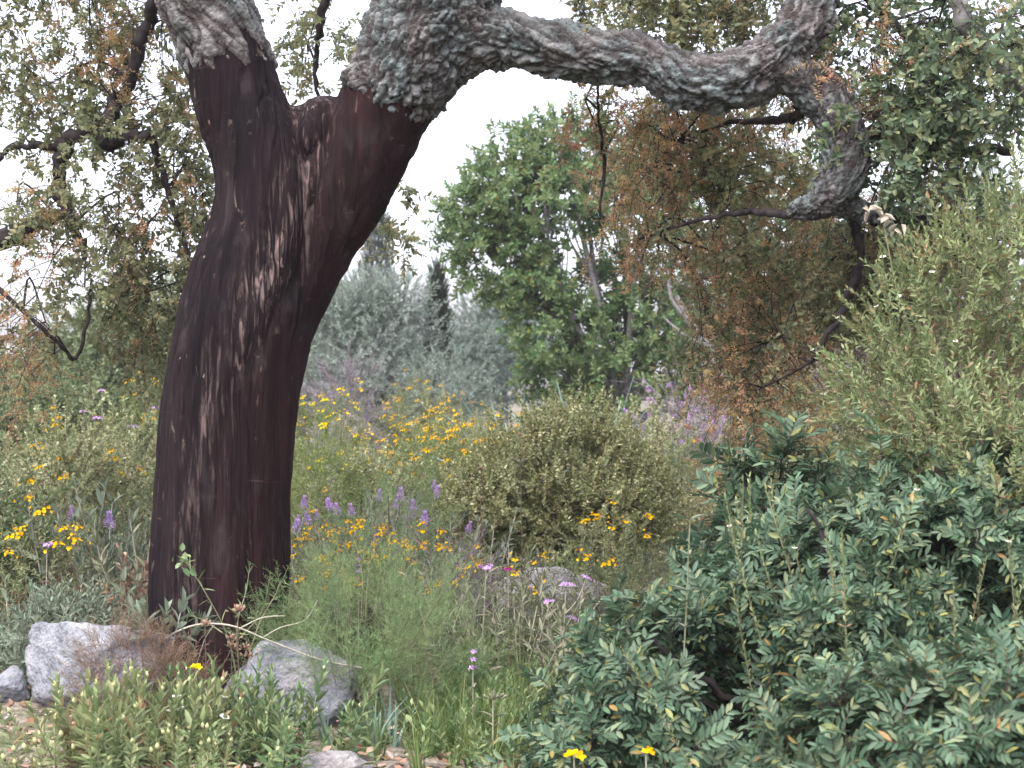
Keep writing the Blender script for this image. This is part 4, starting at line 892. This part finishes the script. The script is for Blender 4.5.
clump('rockrose', 'low rockrose with two open white flowers below the dry tuft', 'rockrose', 160, 5.15, .22, 26, 'cistf', 'cist', scale=(.9, 1.7), fl='white', flmat='whi', nfl=7, flscale=.95, **RF)
clump('rockrose', 'tall leafy green rockrose before the rounded boulder', 'rockrose', 262, 5.3, .27, 70, 'cistf', 'cistg', scale=(.6, 2.0), fl='bud', flmat='bud', nfl=24, flscale=1.5, flname='bud', **RF)
clump('rockrose', 'small yellow-green rockrose at the bottom edge under the trunk', 'rockrose', 200, 4.95, .15, 18, 'cistf', 'cist', scale=(.6, 1.1), fl='bud', flmat='bud', nfl=20, flscale=1.5, flname='bud', **RF)
flower_stalk('yellow_flower', 'left one of two yellow flowers at the bottom edge', 'wildflower', 574, 4.2, 757, 'yelbig', 'yel', 1.0, .02, npair=2)
flower_stalk('yellow_flower', 'right one of two yellow flowers at the bottom edge', 'wildflower', 646, 4.2, 754, 'yelbig', 'yel', 1.0, .02, npair=2)
flower_stalk('white_flower', 'single white round flower head at the left foot of the big lentisk', 'wildflower', 565, 5.0, 726, 'lil', 'whi', .7, .02, npair=1)
flower_stalk('felted_stalk', 'pale felted spike with woolly knob in the grass at bottom centre', 'wildflower', 493, 5.35, 700, 'head', 'phl', 1.4, 0, npair=4)

# ------------------------------------------------------------------ lentisk and tall rockrose at the right
def L3(px, py, Y, rx, ry, rz): return (at(px, py, Y), (rx, ry, rz))
b = gpt(800, 5.1)
bush('lentisk', 'big blue-green lentisk bush filling the lower right, leaves in feathered rows', 'shrub', b, [
    L3(660, 690, 4.9, .22, .25, .2), L3(600, 755, 4.85, .16, .2, .12), L3(750, 662, 5.0, .25, .28, .22), L3(690, 760, 4.9, .32, .3, .26), L3(840, 600, 5.1, .29, .32, .26), L3(930, 575, 5.1, .3, .32, .3),
    L3(1035, 555, 5.1, .32, .34, .34), L3(850, 690, 5.0, .36, .32, .3), L3(980, 680, 5.0, .36, .32, .34), L3(1100, 600, 5.2, .4, .4, .45)],
    'lent', 'lent', dens=140, scale=(.6, .95), up=.5, trunks=7, tr=.012, stem='twig', rmin=.5, gaps=[(at(735, 695, 4.72), .17), (at(825, 560, 4.85), .13), (at(985, 600, 4.8), .1), (at(690, 660, 4.75), .09)])
LE = bpy.data.objects['lentisk']; G = Geo()
for pts in ([(800, 740, 9, 5.0), (760, 722, 9, 4.9), (715, 690, 8, 4.85), (680, 662, 6, 4.8), (640, 630, 4, 4.8)], [(800, 740, 8, 5.0), (820, 640, 7, 5.0), (826, 560, 6, 4.95), (812, 510, 4, 4.95)], [(826, 570, 5, 4.95), (850, 540, 4, 4.95), (870, 500, 3, 4.95)], [(900, 760, 7, 4.9), (960, 640, 6, 4.9), (1010, 560, 5, 4.9)]):
    K = catmull([np.append(at(a, b_, Y), h / F * Y / 2) for a, b_, h, Y in pts], 16); K[:, :3] += rng.normal(0, .006, (16, 3)); G = Geo(); G.tube(K[:, :3], K[:, 3], 7); part('stem', G, M['twig'], LE, True)
b = gpt(930, 4.2)
bush('lentisk', 'nearest lentisk clump in the bottom right corner, paler feathered leaves', 'shrub', b, [L3(900, 755, 4.2, .24, .2, .13), L3(1000, 735, 4.2, .2, .2, .16), L3(830, 775, 4.2, .12, .15, .08), L3(950, 830, 4.2, .35, .3, .2)], 'lent', 'lent', dens=210, scale=(.65, .95), up=.9, trunks=6, stem='brownstem')
b = gpt(772, 6.1)
bush('lentisk', 'small separate lentisk top with a white flower, below the rusty catkins', 'shrub', b, [L3(780, 503, 6.1, .13, .2, .11), L3(825, 565, 6.1, .22, .25, .2), L3(780, 610, 6.1, .3, .3, .3)], 'lent', 'lent', dens=110, up=.7, trunks=6, stem='twig')
b = gpt(950, 5.6)
RR = bush('rockrose', 'tall pale rockrose shrub with small white flowers rising at the right edge', 'rockrose', b, [
    L3(960, 300, 5.6, .2, .25, .2), L3(1020, 270, 5.5, .22, .28, .26), L3(915, 345, 5.7, .18, .25, .2), L3(940, 420, 5.4, .2, .28, .22), L3(890, 410, 5.6, .16, .25, .18), L3(1050, 420, 5.4, .24, .3, .3), L3(1000, 480, 5.0, .2, .2, .26)],
    'cist', 'cist', dens=190, scale=(.7, 1.2), up=.9, trunks=8, tr=.006, fl='white', flmat='whi', nfl=34, flscale=.55, fltop=.8, rmin=.3)
for a_, b_, s_ in ((872, 212, 1.), (884, 222, 1.1), (896, 230, .9)):
    head(RR, 'wither', 'wit', at(a_, b_, 5.62), (rng.normal(0, .4), -.5, .6), s_, 'withered_flower')
StW = Geo(); StW.tube(catmull([at(915, 345, 5.7), at(896, 285, 5.65), at(884, 226, 5.62)], 10), np.linspace(.005, .002, 10), 5); part('shoot', StW, M['greenstem'], RR, True)
clump('rockrose', 'pale rockrose shoots with white flowers growing through the big lentisk', 'rockrose', 880, 4.9, .5, 40, 'cistlong', 'cist', scale=(.7, 1.15), lean=.25, fl='white', flmat='whi', nfl=9, flscale=.6, stem='greenstem')
b = gpt(860, 8.5)
bush('cream_shrub', 'mixed cream and green shrub behind the small lentisk, under catkins', 'shrub', gpt(860, 8.5), [L3(850, 430, 8.5, .45, .35, .3), L3(880, 480, 8.5, .6, .4, .5), L3(790, 480, 8.8, .4, .3, .4)], 'dense', 'cream', dens=200, trunks=6)
bush('twiggy_bush', 'tangle of bare purplish twigs behind the tall rockrose', 'shrub', gpt(900, 9.5), [L3(900, 390, 9.5, .5, .35, .3), L3(880, 450, 9.5, .5, .35, .5)], 'twiggy', 'heath', dens=160, trunks=16)
flower_stalk('pale_stalk', 'tall pale leafy stalk in front of the left side of the big lentisk', 'wildflower', 690, 4.72, 520, None, None, 1, -.2, npair=16, mat='sage', stem='greenstem')
flower_stalk('pale_stalk', 'thin tall pale stalk above the heather against the bright green tree', 'wildflower', 657, 12, 378, 'head', 'cream', 2, .0, npair=6, mat='cream', stem='greenstem', r=.006)
db('green_bush', 'green bush with yellow tips behind the big lentisk at far right', 'shrub', 960, 9, 180, 400, 'bush', 'bushgreen', dens=150, fl='yel', flmat='ylw', nfl=14)

# ------------------------------------------------------------------ undergrowth nobody could count
def under(name, n, key, mat, y0, y1, scale, ex, stem='brownstem', lean=.35):
    Y = np.sqrt(rng.uniform(y0 ** 2, y1 ** 2, n)); X = rng.uniform(-.42, .42, n) * Y
    k = np.array([not any((x - a) ** 2 + (y - b_) ** 2 < r * r for a, b_, r in ex) for x, y in zip(X, Y)]); X, Y = X[k], Y[k]
    P = np.stack([X, Y, gz(X, Y) - .01], -1); A = unit(rng.normal(0, lean, (len(X), 3)) * [1, 1, 0] + [0, 0, 1.]); G = Geo(); scatter(key, P, A, rng.uniform(*scale, len(X)), G, G)
    V, Q = G.arr(); o = link(name, mesh_np(name, V, Q, M[mat])); o['kind'] = 'stuff'; o['category'] = 'ground cover'; return o
EX = [(at(224, 0, 6.4)[0], 6.4, .3), (at(90, 0, 5.85)[0], 5.85, .3), (at(288, 0, 5.9)[0], 5.9, .28), (at(340, 0, 5.3)[0], 5.3, .32), (at(20, 0, 5.4)[0], 5.4, .3), (at(770, 0, 5.3)[0], 5.3, .3), (at(548, 0, 8.5)[0], 8.4, .3)]
under('undergrowth', 1500, 'phl', 'sage', 6.6, 12, (.5, 1.1), EX)['label'] = 'grey-green low weeds filling the meadow between the shrubs'
under('undergrowth', 1500, 'hyp', 'hyp', 6.4, 16, (.8, 1.7), EX)['label'] = 'fine-leaved green weeds filling the meadow between the shrubs'
under('undergrowth', 2400, 'bush', 'bushgreen', 11, 24, (.9, 2.2), EX)['label'] = 'dull green low scrub towards the back of the meadow'
under('grass', 900, 'tuft', 'grass', 5.3, 9, (.6, 1.35), EX, lean=.15)['label'] = 'mixed green grass and straw among the meadow plants'
def patch(n, key, mat, px, Y, sx, sy, scale, label, name='grass'):
    c = at(px, 0, Y)[0]; X = rng.normal(c, sx, n); YY = rng.normal(Y, sy, n); G = Geo()
    scatter(key, np.stack([X, YY, gz(X, YY) - .01], -1), unit(rng.normal(0, .25, (n, 3)) * [1, 1, 0] + [0, 0, 1.]), rng.uniform(*scale, n), G, G)
    V, Q = G.arr(); o = link(name, mesh_np(name, V, Q, M[mat])); o['kind'] = 'stuff'; o['category'] = 'grass'; o['label'] = label
patch(110, 'tuft', 'grass', 492, 5.75, .19, .3, (.5, 1.1), 'fresh green grass in front centre round the pink spike')
patch(160, 'sage', 'cistg', 490, 5.75, .2, .35, (.7, 1.5), 'leafy green weeds mixed in the grass at front centre', 'weeds')
def litter():
    n = 5200; X = rng.uniform(-2.2, 2.2, n); Y = rng.uniform(4.3, 6.8, n); G = Geo(); V, Q = leaf(.032, .016, .15, -.2)
    d = unit(rng.normal(0, 1, (n, 3)) * [1, 1, .25]); G.add(*placed(V, Q, frames(d, np.array([[0, 0, 1.]]) + rng.normal(0, .35, (n, 3))), np.stack([X, Y, gz(X, Y) + rng.uniform(.0, .03, n)], -1), rng.uniform(.5, 1.5, n)))
    V, Q = G.arr(); o = link('leaf_litter', mesh_np('leaf_litter', V, Q, leafmat('leaf litter', [(0, (.1, .055, .035)), (.4, (.24, .16, .12)), (.8, (.36, .28, .23)), (1, (.2, .2, .2))], .1, .9, .1))); o['kind'] = 'stuff'; o['category'] = 'litter'; o['label'] = 'fallen brown leaves and bark chips on the bare soil'
litter()

# ------------------------------------------------------------------ thin evening haze
HV = np.array([[x, y, z] for z in (-1.2, 7.5) for y in (-620, 1230) for x in (-720, 720)], float)
HQ = np.array([[0, 2, 3, 1], [4, 5, 7, 6], [0, 1, 5, 4], [1, 3, 7, 5], [3, 2, 6, 7], [2, 0, 4, 6]])
hm, hnt, ho = nodes_of('haze'); hp = hnt.nodes.new('ShaderNodeVolumePrincipled'); hp.inputs['Density'].default_value = .0008
hp.inputs['Color'].default_value = (.9, .89, .95, 1); hnt.links.new(hp.outputs[0], ho.inputs['Volume'])
hz = link('haze', mesh_np('haze', HV, HQ, hm)); hz['kind'] = 'stuff'
